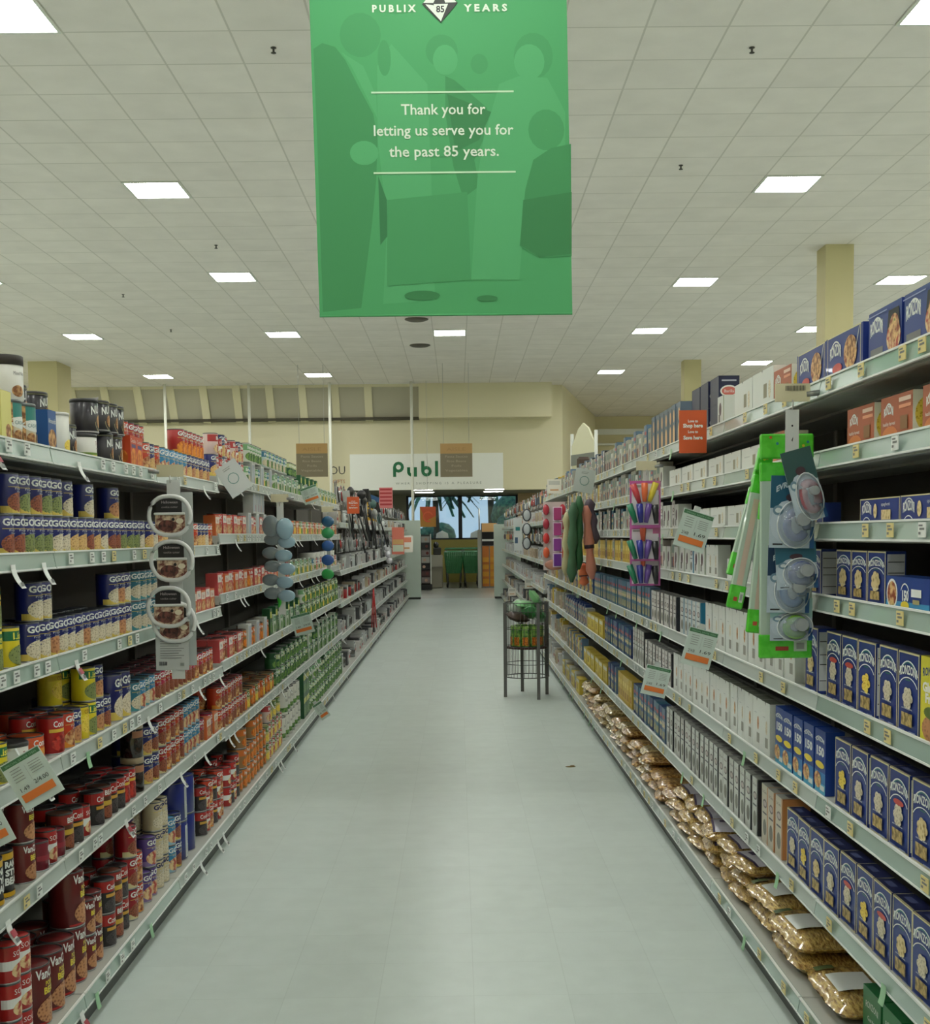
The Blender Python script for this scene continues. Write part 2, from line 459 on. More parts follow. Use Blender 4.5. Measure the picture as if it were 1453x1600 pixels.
def unit(side, yc, levels, htop, idx, dtags):
    X = LX if side == 'left' else RX
    rz = pi / 2 if side == 'left' else -pi / 2
    k = ordn(idx)
    t = thing('shelving_unit', 'grey steel %s aisle shelving unit, %s from the near end, under its goods' % (side, k), 'shelving unit', (X, yc, 0), rz, side + ' run of supermarket shelving units')
    if htop not in _bm: _bm[htop] = (back_mesh(htop), up_mesh(htop))
    link('back_panel', _bm[htop][0], t)
    for x in (-.598, .598): link('upright', _bm[htop][1], t, (x, 0, 0))
    link('kick_plate', KICK_ME, t)
    rnd = random.Random(idx * 7 + (0 if side == 'left' else 500))
    for li, z in enumerate(list(levels) + [.112]):
        base = z == .112
        s = link('base_deck' if base else 'shelf', BASE_ME if base else SH_ME, t, (0, 0, 0 if base else z))
        r = link('price_rail', RAILG_ME if (yc < 4.2 and (li < 3 or base)) or side == 'right' and yc < 3.5 else RAIL_ME, s, (0, -.045, z) if base else (0, 0, 0))
        if dtags:
            n = dtags if side == 'left' or yc > 8 else dtags - 2
            for q in range(n):
                if rnd.random() < .22: continue
                kind = rnd.choice(['w', 'w', 'w', 'y', 'fw', 'w'] if side == 'left' else ['y', 'y', 'y', 'w', 'fg'])
                if side == 'left' and yc < 5: kind = rnd.choice(['w', 'w', 'w', 'y', 'fw', 'fr', 'fg', 'w'])
                link('price_tag', TAGS[kind], s, (-.57 + 1.14 * (q + rnd.uniform(.2, .8)) / n, -.045 if base else 0, z if base else 0))
yy = 2.30 - 1.22; i = 1
while yy < 27.5:
    far = yy > 5.9
    if yy > 12.0: lv = [1.60, 1.12, .80, .47]
    else: lv = zl(yy, far)
    unit('left', yy + .61, lv, 1.80 if yy < 12.0 else 1.98, i, 9 if yy < 5.5 else (12 if yy < 10 else (8 if yy < 16 else 4)))
    yy += 1.22; i += 1
LEND = yy
yy = 3.42 - 2.44; i = 1
while yy < 27.3:
    if yy > 14: lv = [1.62, 1.14, .80, .45]
    elif yy > 11.8: lv = [1.883, 1.30, .997, .711, .402]
    else: lv = ZR
    unit('right', yy + .61, lv, 1.95 if yy < 14 else 2.0, i, 7 if yy < 5 else (9 if yy < 10 else (7 if yy < 16 else 4)))
    yy += 1.22; i += 1
REND = yy
# end displays closing both gondolas
ENDM = mat((206, 220, 208), 0.35)
for sd, x0, x1, h, y in (('left', -2.6, -.86, 1.83, LEND), ('right', .83, 2.6, 1.72, REND)):
    t = thing('end_display', 'pale green-white end panel display closing the %s shelving run' % sd, 'end display', ((x0 + x1) / 2, y + .12, 0))
    hw = (x1 - x0) / 2
    MB().box(-hw, 0, 0.05, hw, .04, h, ENDM, bev=.006).obj('side_panel', t)
    MB().box(-hw + .02, .04, 0, hw - .02, .42, .12, KICK).obj('plinth', t)
    for q in range(4): MB().box(-hw + .03, .04, 0, hw - .03, .40, .025, SHELF).obj('shelf', t, (0, 0, .35 + .36 * q))

# ---------------------------------------------------------------- goods: prototypes
NAVY = (24, 34, 104); GOLD = (214, 190, 90)
FOOD = {
 'redbean': nmat((70, 30, 22), (150, 84, 58), 160, 'voronoi', lo=.1, hi=.5), 'pea': nmat((50, 66, 36), (132, 144, 86), 160, 'voronoi', lo=.1, hi=.5),
 'white': nmat((150, 138, 110), (218, 208, 182), 150, 'voronoi', lo=.1, hi=.5), 'chick': nmat((170, 120, 60), (220, 184, 120), 150, 'voronoi', lo=.1, hi=.5),
 'black': nmat((20, 18, 20), (70, 64, 66), 170, 'voronoi', lo=.1, hi=.5), 'corn': nmat((190, 150, 20), (240, 214, 90), 170, 'voronoi', lo=.1, hi=.5),
 'nut': nmat((130, 80, 40), (214, 168, 110), 70, 'noise'), 'orange': nmat((190, 90, 20), (236, 150, 50), 60, 'noise'),
 'pork': nmat((120, 66, 40), (196, 140, 96), 110, 'voronoi', lo=.1, hi=.5), 'tomato': nmat((130, 20, 20), (200, 60, 46), 60, 'noise'),
 'green': nmat((40, 90, 40), (120, 160, 80), 60, 'noise'), 'pasta': nmat((168, 140, 80), (224, 204, 150), 90, 'voronoi', lo=.1, hi=.55),
 'mix': nmat((176, 60, 50), (226, 200, 150), 60, 'noise'), 'meal': nmat((140, 60, 30), (230, 190, 130), 45, 'noise', c3=(120, 140, 60)),
}
LIDM = mat((88, 90, 92), 0.32, 0.75); RIM = mat((170, 172, 172), 0.3, 0.85); DARKLID = mat((52, 46, 44), 0.45)
def cmap(r): return lambda x, y, h: ((r + h) * sin(x / r), -(r + h) * cos(x / r), y)
PR = {}
def can(key, desc, obj, r, h, base, art, lid=LIDM, cat='can', lidh=0.0, n=24, bottom=RIM, body_rough=.34):
    m = base if not isinstance(base, tuple) else mat(base, body_rough, coat=.15)
    b = MB()
    if lidh: b.lathe([(r * .97, 0), (r, .004), (r, h - lidh), (r * .96, h - lidh + .002)], m, n)
    else: b.lathe([(r * .985, 0.003), (r, .004), (r, h - .004), (r * .985, h - .003)], m, n)
    b.art(art, cmap(r), step=.008, lift=.0004)
    l = MB()
    if lidh:
        l.lathe([(r * 1.03, h - lidh), (r * 1.03, h - .003), (r * .98, h), (r * .9, h - .002), (0.0, h - .003)], lid, n)
    else:
        l.lathe([(r * 1.01, h - .004), (r * 1.01, h), (r * .95, h), (r * .93, h - .004), (0.0, h - .004)], lid, n)
        b.lathe([(r * 1.01, 0), (r * 1.01, .0035), (r * .97, .0035)], bottom, n)
    f = MB(); f.v = b.v + l.v; o = len(b.v)
    f.f = b.f + [tuple(o + a for a in q) for q in l.f]; f.sm = b.sm + l.sm; f.m = list(b.m); f.mi = list(b.mi)
    for i, q in enumerate(l.mi): f.mi.append(f.mid(l.m[q]))
    PR[key] = dict(parts=[('can_body' if cat == 'can' else 'jar_body', b.mesh(obj)), ('lid', l.mesh('lid'))], one=f.mesh(obj), w=2 * r * 1.03, d=2 * r * 1.03, h=h, obj=obj, cat=cat, desc=desc)
def box(key, desc, obj, w, h, d, base, front, left=None, right=None, top=None, side_m=None, top_m=None, cat='box', bev=.0008, rough=.42):
    bm = base if not isinstance(base, tuple) else mat(base, rough, coat=.1)
    b = MB(); sm = side_m or bm; tm = top_m or bm
    x, y = w / 2, d / 2
    b.box(-x, -y, 0, x, y, h, bm)
    b.art(front, lambda u, v, k: (u, -y - k, v))
    for s, a in ((-1, left), (1, right)):
        e = .0003
        b.add([(s * (x + e), -y, 0), (s * (x + e), y, 0), (s * (x + e), y, h), (s * (x + e), -y, h)], [(0, 1, 2, 3) if s > 0 else (0, 3, 2, 1)], sm)
        if a: b.art(a, (lambda u, v, k, s=s: (s * (x + e + k), s * u, v)))
    b.add([(-x, -y, h + .0003), (x, -y, h + .0003), (x, y, h + .0003), (-x, y, h + .0003)], [(0, 1, 2, 3)], tm)
    if top: b.art(top, lambda u, v, k: (u, v, h + .0003 + k))
    me = b.mesh(obj)
    PR[key] = dict(parts=[(obj, me)], one=me, w=w, d=d, h=h, obj=obj, cat=cat, desc=desc)
W_ = WHITE
def T(s, x, y, h, m=None, **o): return ('t', s, x, y, h, m or W_, o)
# -- the blue bean cans with a two-tone lettering and a picture of the beans
def goya(key, desc, base, food, r=.0375, h=.112, band=GOLD, txt=W_, obj='bean_can', under=True, tcol=None):
    hw = pi * r
    a = [('r', -.062, .004, .062, h * .20, mat(band, .4)),
         ('e', 0, h * .30, .044, h * .24, FOOD[food]),
         ('r', -.040, h * .655, .050, h * .668, mat(GOLD, .4)),
         T('GOYA', .004, h * .74, h * .165, txt, bold=.035, fit=.088),
         T('Frijoles', .004, h * .60, h * .05, mat((200, 204, 210), .5), fit=.05), T('beans', .006, h * .53, h * .045, mat((180, 190, 200), .5), fit=.04)]
    if not under: a = a[:1] + a[2:]
    can(key, desc, obj, r, h, base, a)
goya('g_red', 'blue can picturing red beans', NAVY, 'redbean'); goya('g_pea', 'blue can picturing green peas', NAVY, 'pea', obj='pea_can')
goya('g_white', 'blue can picturing white beans', NAVY, 'white'); goya('g_chick', 'blue can picturing chickpeas', NAVY, 'chick', obj='chickpea_can')
goya('g_pink', 'blue can picturing pink beans', NAVY, 'pork'); goya('g_tall', 'tall blue can of white beans', (22, 28, 96), 'white', r=.05, h=.165)
goya('g_teal', 'teal can with white lettering', (40, 110, 130), 'white', band=(70, 150, 160)); goya('g_rice', 'red can picturing yellow rice', (168, 34, 30), 'orange', band=(230, 150, 40), obj='rice_can')
goya('g_orange', 'orange-red can with beans', (190, 60, 30), 'meal', band=(220, 140, 50)); goya('g_kidney', 'can with red label of kidney beans', (150, 20, 34), 'redbean', band=(210, 200, 150))
goya('g_cyan', 'light blue can of low-salt beans', (52, 130, 176), 'mix', band=(150, 190, 210)); goya('g_beige', 'beige can with white beans', (196, 184, 150), 'white', band=(200, 188, 150), txt=mat((24, 30, 90), .5))
goya('g_purp', 'purple can with white lettering', (84, 60, 130), 'mix', band=(130, 110, 160)); goya('g_mag', 'magenta-red can of pink beans', (168, 34, 70), 'redbean', band=(226, 214, 150))
can('blue10', 'large blue can with white back label', 'large_blue_can', .075, .165, (26, 40, 120), [('r', -.01, .01, .06, .145, mat((200, 206, 206), .5)), ('r', 0, .08, .05, .13, mat((180, 186, 190), .5)), ('r', .0, .02, .05, .06, mat((184, 190, 192), .5))])
DK_ = (30, 26, 28)
can('conch', 'red and black can of black beans', 'black_bean_can', .0385, .112, (36, 30, 32), [('r', -.08, .072, .08, .108, mat((170, 34, 30), .35)), T('Conchita', .0, .080, .018, fit=.075, bold=.02), ('r', -.04, .055, .04, .066, mat((210, 160, 60), .4)), ('e', 0, .028, .046, .025, FOOD['black'])])
can('conch_g', 'red can picturing green peas', 'green_pea_can', .0385, .112, (150, 34, 30), [T('Conchita', 0, .088, .016, fit=.075, bold=.02), ('r', -.05, .062, .05, .082, mat((70, 30, 30), .4)), ('e', 0, .034, .048, .030, FOOD['pea'])])
can('conch_o', 'wide orange and red can', 'fruit_can', .05, .085, (206, 84, 30), [T('Conchita', 0, .055, .018, fit=.09, bold=.02), ('r', -.07, .03, .07, .048, mat((226, 150, 40), .4)), ('r', -.1, .004, .1, .028, mat((176, 40, 34), .4))])
can('conch_r', 'red can with yellow stripe and tomatoes', 'tomato_can', .0385, .112, (172, 30, 30), [T('Conchita', 0, .082, .018, fit=.075, bold=.02), ('r', -.05, .066, .05, .076, mat((228, 190, 70), .4)), ('e', 0, .032, .046, .026, FOOD['tomato'])])
can('siesta', 'yellow can picturing pigeon peas', 'yellow_pea_can', .0385, .112, (222, 204, 40), [('r', -.06, .074, .06, .1, mat((34, 110, 70), .4)), T('Lista', 0, .078, .018, mat((240, 230, 90), .4), fit=.06, bold=.02), ('e', 0, .034, .044, .028, FOOD['pea'])])
can('corn', 'yellow can picturing yellow corn', 'corn_can', .0385, .108, (226, 206, 50), [('e', 0, .05, .04, .03, FOOD['corn']), ('r', -.05, .082, .05, .098, mat((210, 180, 40), .4)), T('CORN', 0, .084, .012, mat((120, 60, 20), .4), fit=.04)])
can('vanc', 'tall maroon can of pork and beans', 'pork_and_beans_can', .052, .172, (98, 26, 26), [('r', -.062, .006, .062, .012, mat((180, 40, 40), .4)), T('VanCamp\'s', .012, .135, .026, fit=.115, bold=.03), T('PORK and', .014, .112, .013, mat((226, 206, 60), .4), fit=.06, bold=.02), T('BEANS', .014, .090, .018, mat((226, 206, 60), .4), fit=.075, bold=.04), ('e', .006, .042, .052, .036, FOOD['pork'])])
can('vancs', 'short maroon can of pork and beans', 'small_beans_can', .0385, .112, (104, 28, 28), [T('VanCamp\'s', .004, .085, .018, fit=.085, bold=.03), T('BEANS', .006, .062, .014, mat((226, 206, 60), .4), fit=.05, bold=.04), ('e', .004, .03, .04, .024, FOOD['pork'])])
can('bush', 'brown bean can with red top band', 'baked_beans_can', .040, .116, (84, 44, 28), [('r', -.08, .08, .08, .11, mat((150, 40, 34), .4)), T('BEANS', 0, .086, .016, fit=.06, bold=.03), ('r', -.05, .05, .05, .066, mat((206, 170, 60), .4)), ('e', 0, .028, .045, .022, FOOD['redbean'])])
can('ranch', 'black bean can with yellow bands', 'ranch_beans_can', .040, .128, (26, 24, 26), [('r', -.08, .105, .08, .122, mat((216, 170, 40), .4)), T('RANCH', 0, .084, .016, fit=.07, bold=.05), T('STYLE', 0, .062, .016, fit=.07, bold=.05), T('BEANS', 0, .038, .018, fit=.075, bold=.05), ('r', -.08, .006, .08, .018, mat((216, 170, 40), .4))])
can('maroon', 'small maroon can with white squares', 'small_maroon_can', .034, .085, (120, 24, 42), [('r', .0, .055, .016, .068, W_), ('r', .0, .012, .016, .026, W_), ('r', -.04, .03, .04, .045, mat((150, 40, 56), .4))])
can('olives', 'jar of black beans with pale lid', 'bean_jar', .042, .13, nmat((16, 12, 12), (54, 40, 36), 90, rough=.15, coat=.6), [('r', -.05, .075, .05, .1, mat((170, 120, 90), .5))], lid=mat((176, 160, 130), .4), cat='jar', lidh=.022)
can('yjar', 'yellow labelled jar with gold lid', 'yellow_jar', .042, .125, nmat((200, 170, 40), (232, 214, 90), 40, rough=.2, coat=.5), [('r', -.05, .035, .05, .09, mat((226, 206, 40), .4)), T('Corn', 0, .055, .02, mat((150, 90, 20), .4), fit=.05)], lid=mat((170, 140, 70), .35, .6), cat='jar', lidh=.018)
can('soup', 'small red and white can with picture', 'soup_can', .034, .1, (170, 40, 38), [('r', -.06, .035, .06, .06, W_), ('e', 0, .03, .03, .02, FOOD['mix']), T('SOUP', 0, .07, .014, fit=.05)])
# -- nut and snack cans on the top shelf
can('nut', 'black nut canister with slanting lettering', 'nut_canister', .043, .106, (34, 32, 40), [T('NUT', -.010, .062, .024, fit=.05, bold=.03, slope=.18), T('RITION', .042, .074, .016, fit=.045, bold=.03), ('e', .004, .038, .019, .020, FOOD['nut']), ('a', .004, .036, .027, .030, .93, 180, 330, mat((190, 180, 140), .4)), ('r', -.17, .095, .17, .098, mat((120, 120, 90), .4)), ('r', -.17, .004, .17, .007, mat((170, 170, 170), .4))], lid=mat((40, 40, 42), .4), cat='canister', lidh=.012)
can('nutb', 'tall black nut canister with slanting lettering', 'nut_canister', .045, .115, (34, 32, 40), [T('NUT', -.012, .068, .026, fit=.055, bold=.03, slope=.2), ('e', .004, .042, .020, .022, FOOD['nut']), ('a', .004, .040, .028, .033, .93, 180, 330, mat((190, 180, 140), .4)), ('r', -.22, .004, .22, .009, mat((170, 170, 170), .4)), ('r', .01, .118, .08, .126, mat((170, 170, 170), .4))], lid=mat((40, 40, 42), .4), cat='canister', lidh=.012)
can('bigjar', 'large white canister with brown lid', 'nut_canister', .047, .125, (218, 218, 212), [('e', -.02, .026, .02, .016, FOOD['nut']), T('Mixed Nuts', -.014, .07, .010, mat((120, 120, 118), .5), fit=.04), ('r', .01, .05, .04, .0515, mat((170, 160, 120), .5))], lid=DARKLID, cat='canister', lidh=.028)
can('teal', 'teal and white canister picturing cashews', 'cashew_canister', .048, .125, (206, 196, 170), [('r', -.05, .075, .05, .118, mat((46, 130, 124), .4)), ('r', -.15, .004, -.035, .12, FOOD['nut']), ('e', 0, .062, .046, .017, W_), T('CASHEWS', 0, .057, .010, mat((60, 120, 120), .4), fit=.06), ('e', -.018, .025, .017, .017, FOOD['nut']), ('e', .022, .025, .017, .017, FOOD['nut'])], lid=mat((110, 116, 116), .3, .4), cat='canister', lidh=.010)
can('tin', 'grey lidded tin behind the cashew canisters', 'grey_tin', .036, .1, (120, 128, 126), [('r', -.16, .02, .16, .05, mat((90, 96, 96), .4)), ('r', -.16, .08, .16, .085, mat((160, 160, 156), .4))], lid=mat((130, 134, 132), .3, .5), cat='canister', lidh=.01)
can('wtub', 'low white canister with red script', 'snack_tub', .047, .088, (220, 220, 212), [('r', -.1, .004, .1, .022, FOOD['corn']), ('r', -.1, .018, .1, .026, mat((120, 150, 60), .5)), T('Trail Mix', .01, .05, .014, mat((120, 40, 40), .5), fit=.05), ('r', -.01, .04, .035, .0415, mat((150, 120, 120), .5))], lid=mat((60, 60, 60), .4), cat='canister', lidh=.012)
can('wcan', 'white canister with red script and fruit', 'snack_canister', .043, .13, (220, 221, 214), [('e', -.004, .028, .026, .02, FOOD['corn']), ('e', .02, .03, .016, .024, FOOD['nut']), T('Mixed', .022, .094, .014, mat((120, 40, 50), .5), fit=.045), T('Nuts', .022, .07, .014, mat((80, 60, 60), .5), fit=.04)], lid=mat((200, 200, 196), .4), cat='canister', lidh=.01)
can('brownc', 'brown canister with nut picture', 'nut_canister', .048, .12, (150, 120, 90), [('e', 0, .04, .04, .03, FOOD['nut'])], lid=mat((90, 60, 40), .4), cat='canister', lidh=.012)
box('ybox', 'pale yellow carton with small print', 'yellow_carton', .075, .135, .12, (222, 216, 130), [('e', .012, .03, .02, .02, FOOD['nut'])], left=[('r', -.05, .01, .05, .125, mat((226, 220, 140), .5)), T('Biscuits', 0, .112, .009, mat((150, 130, 60), .5)), ('e', .02, .03, .02, .014, FOOD['nut'])] + [('r', -.04, .05 + .009 * i, .035, .052 + .009 * i, mat((196, 188, 120), .5)) for i in range(6)], cat='box')
box('bbox', 'blue carton with white panel and almonds', 'almond_carton', .07, .12, .1, (30, 84, 150), [('e', .0, .035, .034, .03, FOOD['nut']), T('Almonds', 0, .082, .014, fit=.06)], left=[('r', -.03, .045, -.002, .112, mat((206, 206, 196), .5)), ('r', -.028, .004, .0, .038, mat((206, 210, 210), .5))])
box('obox', 'orange-red carton with peach picture', 'peach_carton', .09, .118, .09, (204, 74, 38), [T('Conchita', 0, .094, .014, fit=.07), ('e', 0, .04, .04, .034, FOOD['orange']), ('r', -.03, .075, .03, .088, mat((70, 50, 110), .4))], left=[('e', 0, .04, .036, .03, FOOD['orange'])])
box('salt', 'tall white and maroon carton', 'white_carton', .10, .2, .07, (222, 222, 216), [('r', -.05, .14, .05, .185, mat((110, 30, 44), .4)), T('Beans', 0, .15, .02, fit=.08), T('fine', 0, .1, .02, mat((80, 80, 90), .5)), ('e', 0, .04, .045, .04, FOOD['redbean'])])
# -- second family of goods further along the left side
def dcan(key, desc, obj, base, c2, food, r=.0375, h=.11, txt='Select', tm=None):
    can(key, desc, obj, r, h, base, [('r', -.07, h * .62, .07, h * .93, mat(c2, .4)), T(txt, 0, h * .70, h * .15, tm or W_, fit=.05, bold=.03), ('e', 0, h * .3, .04, h * .22, FOOD[food])])
dcan('dm_green', 'green can picturing green beans', 'green_bean_can', (46, 96, 56), (28, 74, 40), 'green', txt='Cut')
dcan('dm_white', 'white can with green label', 'white_label_can', (210, 214, 204), (120, 170, 120), 'green', txt='Beans')
dcan('dm_yel', 'pale yellow-green can with lettering', 'vegetable_can', (196, 190, 130), (96, 120, 60), 'corn', txt='Corn')
dcan('dm_orange', 'orange can of sweet vegetables', 'carrot_can', (212, 120, 50), (176, 70, 30), 'orange', txt='Yams')
dcan('dm_pump', 'large orange and olive can of vegetables', 'large_vegetable_can', (150, 110, 60), (206, 110, 40), 'orange', r=.052, h=.108, txt='Pumpkin')
dcan('dm_pink', 'white and pink can with red lettering', 'pink_label_can', (214, 190, 184), (180, 60, 60), 'mix', txt='Best')
dcan('dm_teal', 'white and blue-green can', 'blue_label_can', (190, 206, 204), (60, 120, 150), 'white', txt='Peas')
dcan('sgreen', 'dark green can with small label', 'dark_green_can', (30, 86, 60), (190, 200, 150), 'green', r=.034, h=.1, txt='Peas')
can('bigwhite', 'large white can with vegetable picture', 'large_white_can', .072, .158, (214, 214, 204), [('r', -.1, .02, .1, .05, FOOD['green']), ('e', .03, .12, .03, .02, mat((150, 140, 150), .5)), T('Green Beans', .02, .09, .016, mat((60, 60, 70), .5), fit=.11)])
box('pouch_o', 'orange carton with printed meal picture', 'orange_meal_carton', .1, .1, .06, (210, 110, 60), [('r', -.045, .06, .045, .092, mat((226, 214, 200), .4)), T('Rice', 0, .066, .018, mat((170, 50, 40), .5)), ('e', 0, .032, .04, .024, FOOD['meal'])])
box('pouch_r', 'red and white carton with meal picture', 'red_meal_carton', .1, .11, .06, (196, 80, 80), [('r', -.045, .065, .045, .102, mat((230, 222, 212), .4)), T('Mix', 0, .074, .018, mat((60, 60, 120), .5)), ('e', 0, .034, .04, .024, FOOD['mix'])])
box('pouch_g', 'white and green carton with vegetable picture', 'green_meal_carton', .1, .12, .06, (206, 212, 200), [('r', -.045, .08, .045, .112, mat((60, 130, 80), .4)), T('Peas', 0, .088, .016), ('e', 0, .036, .038, .028, FOOD['green'])])
box('pouch_b', 'white and blue striped carton', 'blue_stripe_carton', .1, .13, .06, (204, 208, 204), [('r', -.03, .01, -.018, .12, mat((30, 100, 160), .4)), ('r', .008, .01, .02, .12, mat((30, 100, 160), .4)), ('r', .03, .01, .04, .05, mat((190, 70, 60), .4))])
box('gbag', 'tall dark green packet with yellow label', 'green_packet', .09, .17, .05, (28, 84, 48), [('r', -.03, .11, .03, .15, mat((200, 200, 90), .4)), ('e', 0, .05, .03, .035, FOOD['green'])], cat='packet')

# -- pasta boxes on the right side
RB = (28, 52, 128); CREAMB = mat((216, 206, 160), .45)
GRN = mat((40, 120, 90), .4); REDO = mat((196, 70, 60), .4); PAS = {'shell': FOOD['pasta'], 'ell': FOOD['corn'], 'rot': FOOD['white']}
def arch(w, y, hh):     # the lettering band between two curved lines
    return [('a', 0, y - w * .62 + hh * 1.05, w * .50, w * .62 + hh * .35, .955, 38, 142, W_), ('a', 0, y - w * .70, w * .48, w * .62, .955, 35, 145, W_),
            T('RONZONI', 0, y - hh * .2, hh, W_, fit=w * .86, bold=.03, arc=hh * .28)]
def ronz(key, desc, w=.128, h=.19, d=.052, food='shell', oval=False, obj='pasta_box', base=RB):
    e = .004
    a = [('r', -w / 2, 0, w / 2, e, CREAMB), ('r', -w / 2, h - e, w / 2, h, CREAMB), ('r', -w / 2, 0, -w / 2 + e, h, CREAMB), ('r', w / 2 - e, 0, w / 2, h, CREAMB)]
    a += [('a', 0, h * .60, w * .50, h * .30, .93, 25, 155, W_), ('a', 0, h * .59, w * .45, h * .295, .94, 25, 155, mat((40, 120, 130), .4))]
    a += [T('RONZONI', 0, h * .70, h * .105, W_, fit=w * .82, bold=.03, arc=h * .035), ('a', 0, h * .50, w * .49, h * .20, .94, 25, 155, W_)]
    if oval: a += [('e', 0, h * .60, w * .26, h * .040, REDO)]
    else: a += [('r', -w * .12, h * .655, w * .12, h * .668, GRN)]
    n = {'shell': 7, 'ell': 5, 'rot': 6}[food]; rr = random.Random(n * 3)
    for i in range(n):
        an = 2 * pi * i / n
        a.append(('e', cos(an) * w * .13, h * .44 + sin(an) * w * .13, w * .11, w * .08, PAS[food]))
    a += [('e', 0, h * .44, w * .13, w * .12, PAS[food]), T('enriched pasta', 0, h * .305, h * .022, W_, fit=w * .5),
          ('r', -w * .26, h * .10, w * .26, h * .26, nmat((130, 110, 60), (196, 170, 106), 70, 'noise')), ('r', -w * .42, h * .035, -w * .1, h * .05, mat((130, 140, 190), .5)), ('r', w * .12, h * .035, w * .42, h * .05, mat((170, 180, 210), .5))]
    sd = [('r', -d / 2 + .003, h * .05, d / 2 - .003, h * .95, mat((196, 200, 204), .5))] + [('r', -d * .4, h * q, d * .4, h * q + .002, INK) for q in (.2, .45, .6, .8)]
    box(key, desc, obj, w, h, d, base, a, left=sd, right=sd, top=[('r', -w / 2, -d / 2, w / 2, -d / 2 + e, CREAMB), ('r', -w * .3, -d * .2, w * .1, d * .15, mat((90, 100, 150), .5)), ('r', -w / 2, -d / 2, -w / 2 + .003, d / 2, CREAMB)], top_m=mat((36, 42, 92), .4))
ronz('ra', 'blue box picturing shell pasta'); ronz('rb', 'blue box picturing elbow pasta', food='ell'); ronz('rc', 'blue box picturing spiral pasta', food='rot'); ronz('rd', 'blue pasta box with red oval', oval=True, food='rot')
ronz('rs', 'short blue pasta box with cream border', w=.125, h=.135, d=.05)
def lying(key, desc, w, h, d, base, items, obj, side=None, **k): box(key, desc, obj, w, h, d, base, items, left=side, right=side, **k)
lying('lsp', 'long flat blue spaghetti box', .285, .066, .05, RB, [('r', -.1425, 0, .1425, .003, CREAMB), ('r', -.1425, .063, .1425, .066, CREAMB), ('r', -.1425, 0, -.139, .066, CREAMB), ('r', .139, 0, .1425, .066, CREAMB),
     ('a', -.09, .02, .040, .040, .93, 30, 150, W_), T('RONZONI', -.09, .026, .022, fit=.07, bold=.03, arc=.006), ('a', -.09, -.016, .040, .036, .93, 40, 140, W_), ('e', -.025, .034, .013, .018, FOOD['pasta']), ('r', .02, .012, .085, .036, FOOD['pasta']), T('spaghetti', .05, .046, .008, fit=.06), ('r', 0, .006, .03, .009, mat((140, 150, 190), .5)), ('r', .04, .006, .10, .009, mat((140, 150, 190), .5))], 'spaghetti_box')
lying('las', 'blue lasagna box with a forked serving', .300, .118, .06, RB, [('r', -.136, 0, .136, .003, CREAMB), ('r', -.136, .115, .136, .118, CREAMB), ('r', -.136, 0, -.133, .118, CREAMB), ('r', .133, 0, .136, .118, CREAMB),
     ('a', -.066, .04, .056, .062, .93, 35, 150, W_), T('RONZONI', -.066, .055, .030, fit=.092, bold=.03, arc=.008), ('e', -.05, .026, .04, .014, REDO), ('r', -.1, .008, -.03, .011, mat((150, 160, 200), .5)),
     ('e', .058, .056, .052, .044, FOOD['meal']), ('e', .066, .066, .040, .032, FOOD['nut']), ('p', [(.10, .06), (.106, .06), (.134, .112), (.130, .114)], SIL)], 'lasagna_box')
lying('lasw', 'blue lasagna box with dark picture window', .232, .128, .06, RB, [('a', -.055, .05, .052, .062, .93, 35, 150, W_), T('RONZONI', -.058, .068, .032, fit=.090, bold=.03, arc=.008), ('r', -.1, .02, -.01, .036, mat((120, 120, 120), .5)), ('r', -.1, .006, -.02, .009, mat((196, 60, 50), .5)),
     ('p', [(.02, .06), (.03, .112), (.10, .112), (.11, .05)], INK), ('e', .066, .046, .048, .036, FOOD['mix']), ('e', .07, .066, .034, .034, FOOD['meal']), ('r', -.12, .116, .02, .119, mat((150, 160, 200), .5))], 'lasagna_box')
lying('ron_o', 'rust-orange pasta box with yellow side', .205, .105, .075, (170, 84, 46), [('a', -.05, .03, .036, .060, .93, 35, 145, W_), T('RONZONI', -.05, .058, .020, fit=.062, bold=.03, arc=.006), ('e', -.04, .012, .05, .022, mat((206, 120, 60), .4)), T('healthy harvest', -.045, .036, .009, fit=.08),
     ('r', .02, .07, .095, .078, mat((226, 150, 110), .4)), ('r', .02, .085, .095, .095, mat((230, 200, 180), .4)), ('r', .03, .02, .075, .052, mat((140, 100, 60), .5))], 'wheat_pasta_box', side=[('r', -.0375, 0, .0375, .105, mat((226, 224, 206), .5)), ('e', 0, .05, .032, .042, FOOD['corn'])])
lying('wl', 'low white box with small square window', .275, .085, .05, (218, 222, 216), [('r', .015, .02, .055, .056, mat((150, 146, 124), .5)), ('e', .09, .042, .014, .022, FOOD['white']), ('r', -.1, .05, -.02, .054, mat((190, 194, 190), .5)), ('p', [(-.014, .085), (.0, .085), (-.007, .078)], INK)], 'white_pasta_box')
lying('wlt', 'tall white box with small square window', .28, .13, .06, (218, 222, 216), [('r', .01, .035, .055, .082, mat((140, 136, 114), .5)), ('e', .09, .058, .016, .03, FOOD['white']), ('p', [(-.014, .13), (.0, .13), (-.007, .122)], INK)], 'white_pasta_box')
def wtall(key, desc, food, w=.118, h=.18):
    box(key, desc, 'white_pasta_box', w, h, .05, (218, 222, 216), [('p', [(-.006, h), (.006, h), (0, h - .012)], INK), ('e', .016, h * .52, .012, .024, FOOD[food]), ('r', .0, h * .14, .036, h * .33, mat((150, 150, 140), .5)), ('r', -.03, h * .70, .0, h * .715, mat((180, 186, 184), .5)), ('r', w / 2 - .002, 0, w / 2, h, mat((150, 154, 150), .5))], top_m=mat((90, 94, 82), .6))
